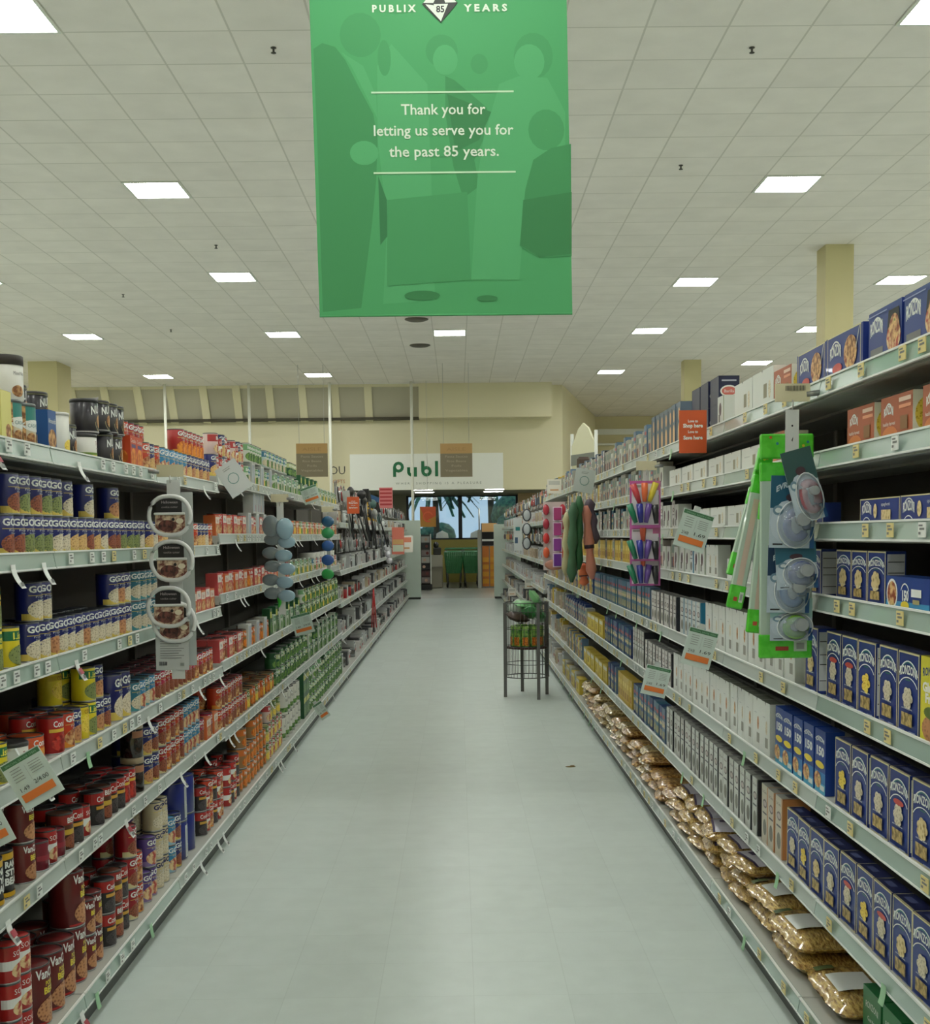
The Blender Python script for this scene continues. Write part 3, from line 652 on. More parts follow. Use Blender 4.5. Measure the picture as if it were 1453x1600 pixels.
wtall('wt1', 'white box with small beige pasta picture', 'white'); wtall('wts', 'short white box with beige pasta picture', 'white', h=.135); wtall('wt2', 'white box with small orange pasta picture', 'pork'); wtall('wt3', 'white box with small brown pasta picture', 'nut')
def smart():
    w, h = .10, .185
    box('s150', 'bright blue pasta box with yellow badge', 'smart_pasta_box', w, h, .055, (22, 60, 140), [('r', -w / 2, 0, w / 2, h * .16, mat((90, 180, 214), .4)), ('r', -w / 2, h * .16, w / 2, h * .34, mat((40, 120, 180), .4)), T('RONZONI', 0, h * .80, h * .06, fit=w * .8, arc=.004, bold=.03),
        T('150', 0, h * .60, h * .13, fit=w * .72, bold=.05), ('e', 0, h * .45, w * .42, h * .055, mat((230, 206, 50), .4)), ('e', -w * .2, h * .2, w * .34, h * .13, FOOD['meal']), ('r', w * .05, h * .06, w * .46, h * .14, W_), ('a', 0, h * .76, w * .5, h * .14, .93, 30, 150, W_)])
smart()
lying('l150', 'lying blue spaghetti box with bowl picture', .27, .078, .06, (22, 60, 140), [('r', -.135, 0, .135, .02, mat((60, 150, 200), .4)), ('e', -.095, .036, .036, .036, W_), ('e', -.095, .036, .030, .030, FOOD['meal']), T('150', -.01, .024, .022, fit=.04, bold=.05), ('e', -.01, .012, .026, .010, mat((230, 206, 50), .4)), ('a', -.01, .03, .03, .034, .9, 30, 150, W_), ('r', .03, .034, .09, .052, W_), ('r', .04, .018, .08, .028, mat((170, 160, 110), .5))], 'spaghetti_box')
def dec(key, desc, edge, w=.088, h=.2, side=(44, 46, 52), obj='grey_pasta_box', base=(208, 211, 205), d=.09):
    box(key, desc, obj, w, h, d, base, [('e', 0, h * .68, w * .30, h * .075, mat((120, 110, 110), .5)), ('e', 0, h * .68, w * .24, h * .045, mat((190, 180, 176), .5)), ('e', 0, h * .27, w * .26, h * .14, mat((128, 128, 118), .5)), ('r', -w * .3, h * .5, w * .3, h * .53, mat((90, 90, 96), .5)), ('r', w / 2 - .010, 0, w / 2, h, mat(edge, .5)), T('De Cecco', 0, h * .86, .010, mat((90, 60, 60), .5), fit=w * .6)],
        side_m=mat(side, .5), top_m=mat((168, 170, 164), .5), top=[('r', -w * .3, -.02, w * .3, .01, mat((110, 106, 108), .5)), ('r', w / 2 - .006, -d / 2, w / 2, d / 2, mat(edge, .5))])
dec('dk', 'grey-white box with black edge', (30, 32, 38)); dec('do', 'kraft-beige box with orange edge', (206, 140, 84), side=(206, 140, 84), obj='kraft_pasta_box', base=(204, 198, 180)); dec('db', 'white box with blue edge and crest', (50, 140, 180), side=(50, 140, 180), obj='blue_edge_box', w=.095, h=.17, d=.06, base=(210, 214, 210))
dec('dw', 'narrow white box with dark edge', (36, 36, 50), obj='narrow_white_box', w=.09, h=.165, d=.06, base=(214, 212, 208)); dec('dws', 'short white box with dark edge', (36, 36, 50), obj='narrow_white_box', w=.09, h=.14, d=.06, base=(214, 212, 208)); dec('dbs', 'short white box with blue edge', (50, 140, 180), side=(50, 140, 180), obj='blue_edge_box', w=.095, h=.14, d=.06, base=(210, 214, 210))
def bar(key, desc, base, mid, edge, obj='dark_blue_box', w=.098, h=.175):
    box(key, desc, obj, w, h, .055, base, [('r', -w / 2, h * .42, w / 2, h * .62, mat(mid, .4)), ('e', 0, h * .75, w * .3, h * .06, mat((176, 60, 60), .4)), ('r', -w * .3, h * .1, w * .3, h * .32, nmat((120, 120, 90), (190, 180, 130), 60)), ('r', w / 2 - .012, 0, w / 2, h, mat(edge, .5)), ('e', 0, h * .5, w * .34, h * .05, FOOD['pasta'])])
bar('b3s', 'short grey-blue box with pink spot', (96, 124, 150), (180, 170, 160), (30, 50, 90), h=.14); bar('b1s', 'short teal-blue box with dark edge', (54, 110, 136), (150, 160, 130), (24, 34, 70), h=.14); bar('b1', 'teal-blue box with dark edge', (54, 110, 136), (150, 160, 130), (24, 34, 70)); bar('b2', 'dark blue box with pasta picture', (34, 60, 120), (80, 130, 150), (20, 26, 60)); bar('b3', 'grey-blue box with pink spot', (96, 124, 150), (180, 170, 160), (30, 50, 90))
box('ygf', 'yellow box with green script', 'yellow_pasta_box', .125, .19, .052, (222, 214, 60), [T('RONZONI', 0, .145, .018, mat((30, 60, 130), .4), fit=.1, arc=.005, bold=.03), T('Gluten', 0, .112, .02, mat((240, 240, 230), .4), fit=.1, bold=.05), T('Free', 0, .088, .02, mat((240, 240, 230), .4), fit=.07, bold=.05), ('e', 0, .03, .05, .03, FOOD['pork']), ('e', 0, .066, .04, .014, mat((90, 110, 40), .4))])
box('yel', 'plain yellow-gold box', 'gold_box', .1, .17, .06, (206, 176, 70), [('r', -.035, .03, .035, .07, mat((170, 130, 50), .5)), ('r', -.03, .1, .03, .13, mat((226, 206, 120), .5))])
box('yels', 'short yellow-gold box', 'gold_box', .1, .14, .06, (206, 176, 70), [('r', -.035, .03, .035, .06, mat((170, 130, 50), .5)), ('r', -.03, .08, .03, .11, mat((226, 206, 120), .5))])
box('ywide', 'wide yellow box lying flat', 'wide_yellow_box', .24, .13, .07, (196, 172, 60), [('r', -.1, .02, .1, .09, mat((210, 190, 80), .5)), ('r', -.1, .095, .1, .12, mat((206, 206, 190), .5)), ('r', -.05, .035, -.03, .08, mat((120, 70, 30), .5)), ('r', 0, .035, .02, .08, mat((120, 70, 30), .5))])
box('gbx', 'green box with small lettering', 'green_pasta_box', .13, .135, .16, (36, 120, 66), [T('RONZONI', 0, .08, .018, fit=.09, arc=.004), T('Garden', 0, .05, .012, fit=.06)], top=[('r', -.045, -.05, -.02, .0, mat((70, 140, 90), .5)), T('Delight', 0, .02, .012, mat((120, 180, 130), .5))])
box('navy2', 'large navy carton with red-ringed oval', 'navy_carton', .17, .112, .085, (20, 28, 66), [], left=None, right=[('e', .0, .05, .036, .024, W_), ('e', .0, .05, .030, .018, mat((206, 110, 100), .4)), ('r', -.03, .09, .03, .096, mat((170, 176, 190), .5)), T('Barilla', .0, .044, .012, W_, fit=.04)], rough=.4)
box('tallgb', 'tall grey-blue carton with peach figure', 'tall_carton', .11, .195, .06, (92, 108, 124), [('e', .02, .14, .02, .03, mat((214, 170, 120), .5)), ('e', .02, .05, .026, .05, mat((220, 180, 130), .5)), ('r', -.045, .02, -.02, .18, mat((60, 76, 90), .5))], left=[('r', -.02, .02, .02, .17, mat((150, 160, 160), .5))])
box('mixg', 'grey-beige carton with dark print', 'small_grey_carton', .1, .15, .07, (170, 168, 156), [('r', -.04, .02, .02, .07, mat((90, 84, 90), .5)), ('r', -.03, .09, .04, .13, mat((120, 140, 130), .5)), ('e', .02, .05, .018, .024, mat((180, 110, 90), .5))])
box('rwb', 'white carton with dark emblem', 'emblem_carton', .11, .12, .06, (210, 214, 208), [('e', -.01, .07, .02, .026, mat((90, 70, 76), .5)), ('r', .045, 0, .055, .12, mat((120, 140, 90), .5)), ('r', -.035, .02, -.01, .05, mat((110, 110, 106), .5))])
box('greyb', 'grey carton standing on the white boxes', 'grey_carton', .16, .06, .1, (120, 124, 120), [('r', -.07, .01, .07, .05, mat((134, 138, 132), .5))])

# ---------------------------------------------------------------- placing goods
counts = {}
TOTAL = [0]
def put(key, side, y, z, back, tier, row, shelf, lx=0.0, rot=0.0, full=True, dist=0):
    p = PR[key]
    if side == 'left': X = LX - lx - p['d'] / 2 - back; rz = pi / 2
    else: X = RX + lx + p['d'] / 2 + back; rz = -pi / 2
    k = (p['desc'], side, shelf, tier, row); counts[k] = counts.get(k, 0) + 1
    tn = {1: '', 2: 'upper-tier ', 3: 'topmost '}[tier] + {1: '', 2: 'back-row ', 3: 'rearmost '}[row]
    lab = '%s, %s%s %s shelf, %s from near end' % (p['desc'], tn, side, shelf, ordn(counts[k]))
    TOTAL[0] += 1
    rz += rot
    if full and len(p['parts']) > 1:
        t = thing(p['obj'], lab, p['cat'], (X, y, z), rz, p['desc'] + ' on the %s %s shelf' % (side, shelf))
        for n, me in p['parts']: link(n, me, t)
        return t
    return tag(link(p['obj'], p['one'], None, (X, y, z), rz), lab, p['cat'], p['desc'] + ' on the %s %s shelf' % (side, shelf))
rg = random.Random(5)
LAST = {}
def run(side, si, z, ya, yb, keys, tiers=1, rows=1, gap=.003, lx=.018, jit=.006, z0=0.0, full=None, backoff=0.0, order='cyc', tier0=1, row0=1):
    names = SHN_L if side == 'left' else SHN_R
    lk = (side, round(z, 2), z0 > .03, backoff > .08)
    if lk in LAST and ya < LAST[lk] + .002 < ya + .1: ya = LAST[lk] + .002
    if side == 'left' and ya < 5.96: yb = min(yb, 5.935)
    y = ya; i = 0
    zt = z + .0105 if z > .12 else .131
    if z < .12: lx = lx - .035
    while True:
        key = keys[i % len(keys)] if order == 'cyc' else rg.choice(keys)
        p = PR[key]
        if y + p['w'] > yb + .012: break
        iscan = p['cat'] in ('can', 'jar', 'canister')
        j = rg.uniform(0, jit); rt = rg.uniform(-.16, .16) if iscan else rg.uniform(-.015, .015)
        back = j
        for r in range(rows):
            for t in range(tiers):
                if (r > 0 or t > 0) and rg.random() < (.12 if iscan else .04) * (t + r * .5) and rows + tiers > 2: break
                f = full if full is not None else (y < 8.2)
                put(key, side, y + p['w'] / 2, zt + z0 + t * (p['h'] + .0008), back + backoff + r * (p['d'] + .004), t + tier0, r + row0, names[si], lx, rt + (rg.uniform(-.1, .1) if iscan and r else 0), f)
        y += p['w'] + gap; i += 1
        LAST[lk] = y - gap
    return y
# ---------------------------------------------------------------- left side, near stretch
Z = zl(0, False)
S0 = 2.62
G = ['g_red', 'g_red', 'g_pea', 'g_pea', 'g_pea', 'g_white', 'g_white', 'g_chick', 'g_chick', 'g_red', 'g_chick', 'g_white']
def L(si, a, b, keys, **k): return run('left', si, (Z + [.112])[si], max(S0, a if a < 20 else yl(a)) if a != 0 else S0, yl(b), keys, **k)
for si_, ks_ in enumerate((['brownc', 'teal'], ['g_red', 'g_white'], ['siesta', 'g_white'], ['siesta', 'corn'], ['ranch', 'bush'], ['soup', 'vancs'])):
    run('left', si_, (Z + [.112])[si_], 1.7, 2.60, ks_)
# top shelf
L(0, 0, 6, ['brownc'], rows=1)
run('left', 0, Z[0], 3.20, 3.29, ['ybox'])
run('left', 0, Z[0], 3.31, 3.52, ['teal'])
run('left', 0, Z[0], 3.56, 3.64, ['bbox'])
run('left', 0, Z[0], 3.72, 3.81, ['wcan'])
run('left', 0, Z[0], 3.99, 4.09, ['wtub'])
run('left', 0, Z[0], 3.85, 3.95, ['nut'], row0=2, backoff=.02)
run('left', 0, Z[0], 4.19, 4.41, ['nut'], gap=.02, rows=2)
run('left', 0, Z[0], 4.45, 4.66, ['obox'], gap=.004)
run('left', 0, Z[0], yl(237), yl(262), ['g_orange', 'g_chick'], rows=2)
run('left', 0, Z[0], yl(262), yl(302), ['g_cyan'], rows=2)
run('left', 0, Z[0], yl(302), yl(342), ['g_chick', 'g_pink'], rows=2)
run('left', 0, Z[0], 2.95, 3.18, ['brownc', 'teal'], backoff=.14, row0=2)
run('left', 0, Z[0], 3.36, 3.46, ['bigjar'], backoff=.01, z0=.1262, tier0=2)
run('left', 0, Z[0], 3.14, 3.24, ['bigjar'], backoff=.01, z0=.1362, tier0=2)
run('left', 0, Z[0], 3.46, 3.60, ['tin'], backoff=.12, z0=.0, tiers=2, row0=2)
run('left', 0, Z[0], 4.02, 4.12, ['nutb'], backoff=.0, z0=.0892, tier0=2)
run('left', 0, Z[0], 4.155, 4.43, ['nut'], z0=.1068, tier0=2, gap=.002)
run('left', 0, Z[0], 3.70, 3.98, ['nut'], backoff=.12, tiers=2, row0=2)
run('left', 0, Z[0], yl(236), yl(300), ['g_kidney', 'g_orange', 'g_rice'], backoff=.16, z0=.0, tier0=1, row0=3, tiers=2)
run('left', 0, Z[0], yl(300), yl(336), ['g_rice'], backoff=.02, z0=.1128, tier0=2)
# second shelf
L(1, 0, 18, ['salt'])
run('left', 1, Z[1], yl(19), yl(236), G, rows=2)
run('left', 1, Z[1], yl(240), yl(342), ['g_chick', 'g_white', 'g_orange', 'g_chick'], rows=2)
for a, b in ((30, 62), (66, 112)): run('left', 1, Z[1], yl(a), yl(b), ['g_red', 'g_pea', 'g_pea'], z0=.1128, tier0=2, gap=.006)
for a in (118, 152, 190, 296): run('left', 1, Z[1], yl(a), yl(a) + .082, ['g_white' if a != 190 else 'g_pink'], z0=.1128, tier0=2, backoff=.01)
# third shelf
L(2, 0, 22, ['siesta'], tiers=2)
run('left', 2, Z[2], yl(22), yl(52), ['siesta', 'conch_g'], tiers=2)
run('left', 2, Z[2], yl(55), yl(180), ['g_white', 'g_white', 'g_pink', 'g_white'], rows=2)
run('left', 2, Z[2], yl(60), yl(92), ['g_white'], z0=.1128, tier0=2)
run('left', 2, Z[2], yl(180), yl(216), ['g_white', 'g_pink'], tiers=2)
run('left', 2, Z[2], yl(217), yl(250), ['g_teal'], tiers=2)
run('left', 2, Z[2], yl(252), yl(300), ['g_mag', 'g_kidney'], rows=2)
run('left', 2, Z[2], yl(300), yl(343), ['pouch_o', 'pouch_r'])
# fourth shelf
L(3, 0, 26, ['siesta', 'corn'], rows=2)
run('left', 3, Z[3], yl(27), yl(52), ['wtub'], rows=1)
run('left', 3, Z[3], yl(53), yl(88), ['conch_o'], rows=3)
run('left', 3, Z[3], yl(88), yl(104), ['conch_r'], rows=3)
run('left', 3, Z[3], yl(104), yl(128), ['g_orange', 'g_pink'], rows=3)
run('left', 3, Z[3], yl(128), yl(152), ['corn', 'siesta'], tiers=2, rows=2)
run('left', 3, Z[3], yl(152), yl(182), ['g_pink', 'g_red'], tiers=2, rows=3)
run('left', 3, Z[3], yl(182), yl(208), ['g_tall'], rows=1)
run('left', 3, Z[3], yl(210), yl(244), ['g_teal', 'g_cyan'], rows=3)
run('left', 3, Z[3], yl(244), yl(300), ['g_kidney', 'g_mag', 'g_kidney'], rows=3)
run('left', 3, Z[3], yl(300), yl(342), ['g_mag', 'g_orange'], rows=3)
# fifth shelf
L(4, 0, 32, ['ranch'], rows=3)
run('left', 4, Z[4], yl(33), yl(56), ['vancs', 'bush'], rows=3, tiers=2)
run('left', 4, Z[4], yl(57), yl(112), ['maroon', 'soup', 'maroon', 'bush'], rows=3)
run('left', 4, Z[4], yl(112), yl(146), ['conch', 'soup'], rows=3)
run('left', 4, Z[4], yl(147), yl(190), ['conch', 'bush', 'conch'], rows=2)
run('left', 4, Z[4], yl(191), yl(213), ['conch_r'], tiers=1, rows=2)
run('left', 4, Z[4], yl(214), yl(228), ['olives'], tiers=2)
run('left', 4, Z[4], yl(229), yl(250), ['g_pink', 'g_red'], tiers=2, rows=2)
run('left', 4, Z[4], yl(250), yl(285), ['g_kidney', 'g_orange'], tiers=2, rows=2)
run('left', 4, Z[4], yl(286), yl(312), ['g_cyan'], tiers=2, rows=2)
run('left', 4, Z[4], yl(312), yl(342), ['g_mag', 'pouch_o'], tiers=1, rows=2)
# bottom shelf
L(5, 0, 26, ['soup'], tiers=3, rows=2)
run('left', 5, .112, yl(27), yl(88), ['vanc'], tiers=1, rows=2)
run('left', 5, .112, yl(90), yl(142), ['vanc', 'vancs', 'vancs'], tiers=2, rows=2)
run('left', 5, .112, yl(143), yl(180), ['conch', 'bush'], tiers=2, rows=2)
run('left', 5, .112, yl(181), yl(205), ['g_kidney', 'g_orange'], tiers=3, rows=2)
run('left', 5, .112, yl(206), yl(225), ['g_purp'], tiers=3, rows=2)
run('left', 5, .112, yl(226), yl(247), ['g_beige'], tiers=3, rows=2)
run('left', 5, .112, yl(248), yl(262), ['g_cyan', 'g_red'], tiers=2, rows=2)
run('left', 5, .112, yl(262), yl(300), ['blue10'], tiers=2)
run('left', 5, .112, yl(300), yl(344), ['conch', 'soup', 'g_orange'], tiers=2, rows=2)
# ---------------------------------------------------------------- left side, second stretch (green vegetables)
Z2 = zl(0, True)
YA, YB = 5.99, 12.0
def seg(si, z, segs, **k):
    y = YA
    for b, keys, kk in segs:
        y2 = min(b, YB); a = dict(k); a.update(kk)
        run('left', si, z, y, y2, keys, **a); y = y2 + .01
seg(0, Z2[0], [(6.9, ['g_chick', 'dm_pink', 'soup'], {'tiers': 2}), (7.9, ['dm_white', 'dm_teal', 'pouch_b', 'dm_yel'], {'tiers': 1}), (9.2, ['dm_white', 'pouch_g', 'dm_teal'], {'tiers': 1}), (10.4, ['sgreen', 'gbag', 'dm_white'], {}), (12.2, ['pouch_g', 'dm_white', 'dm_yel'], {})])
for a, b, ks in ((7.0, 7.5, ['dm_white']), (7.6, 8.6, ['dm_teal', 'dm_white']), (8.7, 9.1, ['sgreen'])): run('left', 0, Z2[0], a, b, ks, z0=.132, tier0=2, backoff=.0)
seg(1, Z2[1], [(6.9, ['pouch_o', 'g_orange', 'pouch_r'], {}), (7.9, ['pouch_b', 'pouch_r', 'dm_pink'], {}), (9.2, ['pouch_o', 'dm_orange', 'dm_yel'], {}), (12.2, ['dm_yel', 'dm_white', 'dm_pink', 'pouch_o'], {})])
run('left', 1, Z2[1], 7.1, 7.5, ['pouch_b'], z0=.131, tier0=2)
seg(2, Z2[2], [(6.9, ['pouch_r', 'dm_pink', 'pouch_o'], {}), (8.6, ['dm_orange', 'dm_pink', 'pouch_r'], {}), (10.0, ['pouch_g', 'dm_white', 'dm_yel'], {}), (12.2, ['dm_teal', 'bigwhite', 'dm_pink'], {})])
seg(3, Z2[3], [(6.7, ['pouch_r', 'g_orange', 'g_kidney'], {'rows': 2}), (7.6, ['dm_pump', 'pouch_b', 'dm_orange'], {}), (9.2, ['gbag', 'dm_green', 'pouch_g'], {}), (12.2, ['dm_green', 'dm_white', 'sgreen', 'dm_yel'], {'tiers': 2})])
seg(4, Z2[4], [(6.7, ['g_orange', 'g_mag', 'g_kidney'], {'tiers': 2, 'rows': 2}), (7.8, ['dm_orange', 'dm_yel', 'dm_pump'], {'rows': 2}), (9.4, ['dm_green', 'dm_white', 'sgreen'], {'tiers': 2}), (12.2, ['sgreen', 'dm_green', 'pouch_g', 'dm_green'], {'tiers': 2})])
seg(5, .112, [(6.3, ['soup', 'conch'], {'tiers': 2, 'rows': 2}), (7.2, ['dm_pump'], {'tiers': 3}), (7.9, ['dm_yel', 'dm_pink'], {'tiers': 3}), (8.9, ['bigwhite'], {'tiers': 1}), (9.3, ['gbag'], {'tiers': 2}), (10.4, ['dm_white', 'sgreen'], {'tiers': 3}), (12.2, ['dm_green', 'sgreen', 'dm_white'], {'tiers': 3})])
run('left', 5, .112, 8.0, 8.85, ['bigwhite'], z0=.160, tier0=2)

# ---------------------------------------------------------------- right side
def Rr(si, pa, pb, keys, **k):   # between two places counted along the run (nearer place first)
    z = (ZR + [.112])[si]
    ya = pa if pa < 20 else yr(pa); yb = pb if pb < 20 else yr(pb)
    return run('right', si, z, ya, yb, keys, **k)
S1 = 2.30
Rr(0, 1.882, 1343, ['lasw'], gap=.012); Rr(0, 1341, 1233, ['las'], gap=.014)
Rr(0, 1231, 1204, ['ron_o'], z0=0); Rr(0, 1204, 1131, ['wlt'], gap=.02); Rr(0, 1126, 1108, ['rwb', 'rwb'], gap=.01)
Rr(0, 1106, 1062, ['navy2'], gap=.02, tiers=2, lx=.05)
Rr(0, 1060, 1015, ['tallgb'], gap=.01); Rr(0, 1014, 950, ['mixg', 'b3', 'mixg', 'rwb']); Rr(0, 949, 900, ['mixg', 'mixg', 'dw', 'b3'])
Rr(0, 10.86, 11.9, ['mixg', 'rwb', 'b3', 'dw'])
Rr(1, 1.72, 1276, ['ron_o'], gap=.06)
Rr(1, 1185, 1036, ['wl'], gap=.025); Rr(1, 1034, 940, ['rwb', 'mixg', 'mixg', 'b3s']); Rr(1, 8.7, 11.5, ['mixg', 'dws', 'yels', 'rwb'])
Rr(1, 1222, 1190, ['ron_o'])
Rr(2, 1.644, 1286, ['lsp'], gap=.018); Rr(2, 1284, 1200, ['lsp', 'wl'], gap=.015); Rr(2, 1190, 1060, ['wl'], gap=.02); Rr(2, 1058, 1000, ['rwb', 'dws', 'rwb']); Rr(2, 998, 880, ['mixg', 'rwb', 'b1s', 'dws'], gap=.02)
Rr(3, 1.958, 2.66, ['rs'], gap=.006)
Rr(3, 2.66, 2.97, ['l150'], gap=.01)
Rr(3, 2.97, 1289, ['rs'], gap=.012, lx=.03); Rr(3, 1280, 1200, ['rs', 'rs', 'wts'], gap=.008); Rr(3, 1190, 1122, ['wl'], gap=.015)
Rr(3, 1120, 1100, ['wts'], gap=.004); Rr(3, 1098, 1060, ['rwb', 'rwb', 'dbs'], gap=.008); Rr(3, 1058, 1000, ['rwb', 'mixg', 'rwb']); Rr(3, 998, 905, ['yels', 'yels', 'yels', 'mixg'])
Rr(3, 1180, 1130, ['greyb'], z0=.086, tier0=2, gap=.05)
Rr(3, 10.3, 11.6, ['mixg', 'yels', 'rwb'])
Rr(4, 1.811, 2.705, ['ygf'], gap=.004); Rr(4, 2.68, 1279, ['rc', 'rc', 'rb', 'rd', 'rd'], gap=.014, backoff=0); Rr(4, 1277, 1240, ['ra', 'rb'], gap=.01)
Rr(4, 1239, 1094, ['wt2', 'wt1', 'wt3', 'wt1', 'wt2', 'wt3'], gap=.004); Rr(4, 1093, 1056, ['db'], gap=.004); Rr(4, 1055, 1015, ['dw'], gap=.006); Rr(4, 1014, 925, ['b3', 'b1', 'b1', 'b3'], gap=.006); Rr(4, 924, 880, ['b2', 'yel', 'mixg'])
Rr(5, 1.64, 1290, ['rc', 'rb', 'ra', 'rd', 'rc'], gap=.012); Rr(5, 1288, 1203, ['s150'], gap=.012)
Rr(5, 1202, 1048, ['wt1', 'wt2', 'wt3', 'wt1', 'wt3', 'wt2'], gap=.004); Rr(5, 1047, 1005, ['dw'], gap=.005); Rr(5, 1004, 985, ['dk'], gap=.004); Rr(5, 984, 942, ['b2', 'b1', 'b2', 'b3'], gap=.004); Rr(5, 940, 915, ['ywide'], gap=.03); Rr(5, 914, 880, ['mixg', 'b2'])
Rr(6, 1.664, 1222, ['ra', 'rd', 'rb', 'rd', 'rc', 'ra', 'rb', 'rc'], gap=.006); Rr(6, 1221, 1184, ['do'], gap=.004); Rr(6, 1183, 1040, ['dk', 'dk', 'dk'], gap=.004)
Rr(6, 1038, 985, ['b3', 'b2', 'b1'], gap=.004); Rr(6, 984, 962, ['yel'], gap=.004); Rr(6, 960, 948, ['b3', 'b2']); Rr(6, 946, 905, ['ywide'], gap=.03); Rr(6, 10.2, 11.7, ['b3', 'mixg', 'yel'])
Rr(7, 2.75, 1345 , ['gbx'], gap=.01) if 0 else None
Rr(7, 1.92, 3.18, ['gbx'], gap=.01, lx=.09)
# bags of pasta on the bottom right shelf
NOOD = nmat((140, 100, 38), (214, 182, 104), 110, 'noise', rough=.3, coat=1.0, lo=.35, hi=.62, bump=.9, stretch=(.35, 1, 1))  # the brown paints the shadows among the noodles into the colour
NOOD2 = nmat((130, 104, 54), (214, 196, 140), 60, 'noise', rough=.3, coat=1.0, lo=.38, hi=.62, bump=.9)
SPIR = nmat((122, 74, 30), (204, 164, 90), 70, 'noise', rough=.3, coat=1.0, lo=.38, hi=.6, bump=.9, c3=(214, 196, 150))
PURP = mat((206, 204, 214), .3, coat=.6); PURD = mat((70, 56, 90), .4)
def pillow(w, d, h, m, seed, n=18, kk=14):
    b = MB(); r = random.Random(seed); vs = []; fs = []; ph = r.uniform(0, 6)
    for sgn in (1, -1):
        for j in range(kk + 1):
            for i in range(n + 1):
                u = -1 + 2 * i / n; v = -1 + 2 * j / kk
                e = (1 - abs(u) ** 5) * (1 - abs(v) ** 5)
                z = h / 2 + sgn * h / 2 * (max(0, e) ** .55) * (1 + .10 * sin(5 * u + ph) * cos(4 * v + ph) + r.uniform(-.04, .04))
                pin = 1 - .10 * (abs(u) ** 4)
                z += r.uniform(-.05, .05) * h * (1 if sgn == 1 else 0)
                vs.append((u * w / 2 + r.uniform(-.004, .004), v * d / 2 * pin + r.uniform(-.003, .003), max(0.0, z)))
        o = 0 if sgn == 1 else (n + 1) * (kk + 1)
        for j in range(kk):
            for i in range(n):
                q = (o + j * (n + 1) + i, o + j * (n + 1) + i + 1, o + (j + 1) * (n + 1) + i + 1, o + (j + 1) * (n + 1) + i)
                fs.append(q if sgn == 1 else q[::-1])
    b.add(vs, fs, m, True)
    for sx in (-1, 1): b.box(sx * w / 2 - .008, -d * .42, h * .46, sx * w / 2 + .008, d * .42, h * .52, m)
    return b
def topz(w, d, h, x, y):
    u, v = 2 * x / w, 2 * y / d
    return h / 2 + h / 2 * (max(0, (1 - abs(u) ** 5) * (1 - abs(v) ** 5)) ** .55) + .004
def drape(w, d, h, x0, x1, y0, y1, m, n=6):
    b = MB(); vs = []; fs = []
    for j in range(n + 1):
        for i in range(n + 1):
            x = x0 + (x1 - x0) * i / n; y = y0 + (y1 - y0) * j / n
            vs.append((x, y, topz(w, d, h, x, y) + h * .07))
    for j in range(n):
        for i in range(n): fs.append((j * (n + 1) + i, j * (n + 1) + i + 1, (j + 1) * (n + 1) + i + 1, (j + 1) * (n + 1) + i))
    return b.add(vs, fs, m, True)
def bag(desc, w, d, h, m, seed, label, obj='pasta_bag'):
    parts = [('bag_body', pillow(w, d, h, m, seed).mesh('bag_body'))]
    if label == 'white':
        lb = drape(w, d, h, -w * .16, w * .24, -d * .40, -d * .08, WHITE)
        parts.append(('paper_label', lb.mesh('paper_label')))
        parts.append(('leaf_print', drape(w, d, h, -w * .40, -w * .28, -d * .44, -d * .28, mat((70, 90, 50), .4)).mesh('leaf_print')))
    elif label == 'purple':
        parts.append(('wrapper_band', drape(w, d, h, -w * .46, w * .46, -d * .34, d * .1, PURP).mesh('wrapper_band')))
        parts.append(('emblem', drape(w, d, h, -w * .2, -w * .02, -d * .26, -d * .10, PURD).mesh('emblem')))
        parts.append(('border', drape(w, d, h, -w * .46, w * .46, -d * .37, -d * .34, PURD).mesh('border')))
    PR[desc] = dict(parts=parts, one=parts[0][1], w=w, d=d, h=h, obj=obj, cat='bag', desc=desc)
    return desc
b1 = bag('big clear bag of egg noodles', .33, .34, .064, NOOD, 1, 'white', 'noodle_bag')
b2 = bag('clear noodle bag with white-purple wrapper', .235, .30, .054, NOOD, 2, 'purple', 'noodle_bag')
b3 = bag('clear bag of brown spiral pasta', .21, .30, .052, SPIR, 3, '')
b4 = bag('clear bag of pale pasta bows', .215, .30, .052, NOOD2, 4, '')
cn = {}
def layb(key, y, tier, tilt, dx=0.0, rz=0.0):
    p = PR[key]; k = (key, tier); cn[k] = cn.get(k, 0) + 1
    wd = ['on the deck', 'second layer', 'third layer', 'top of the pile'][tier]
    t = thing(p['obj'], '%s, %s, right bottom shelf, %s from near end' % (key, wd, ordn(cn[k])), 'bag', (.975 + p['d'] / 2 + dx, y, .134 + tier * p['h'] * 1.0), 0, key + ' piled on the right bottom shelf')
    t.rotation_euler = (tilt, 0, -pi / 2 + rz)
    for n, me in p['parts']: link(n, me, t)
    TOTAL[0] += 1
y = 3.36
for i in range(3):
    for t in range([1, 2, 2][i]): layb(b1, y, t, 0, dx=.01 + rg.uniform(0, .03), rz=rg.uniform(-.1, .1))
    y += .345
y += -.05
for i in range(6):
    for t in range(3): layb(b2, y, t, 0, dx=rg.uniform(0, .03), rz=rg.uniform(-.2, .2))
    y += .24
for i in range(19):
    ky = rg.choice([b3, b3, b4]) if y < 7.4 else rg.choice([b4, b4, b3])
    for t in range(rg.choice([2, 3, 3])): layb(ky, y, t, 0, dx=rg.uniform(0, .03), rz=rg.uniform(-.2, .2))
    y += .22
Rr(7, y + .1, 11.8, ['ywide', 'mixg', 'mixg'], gap=.01)
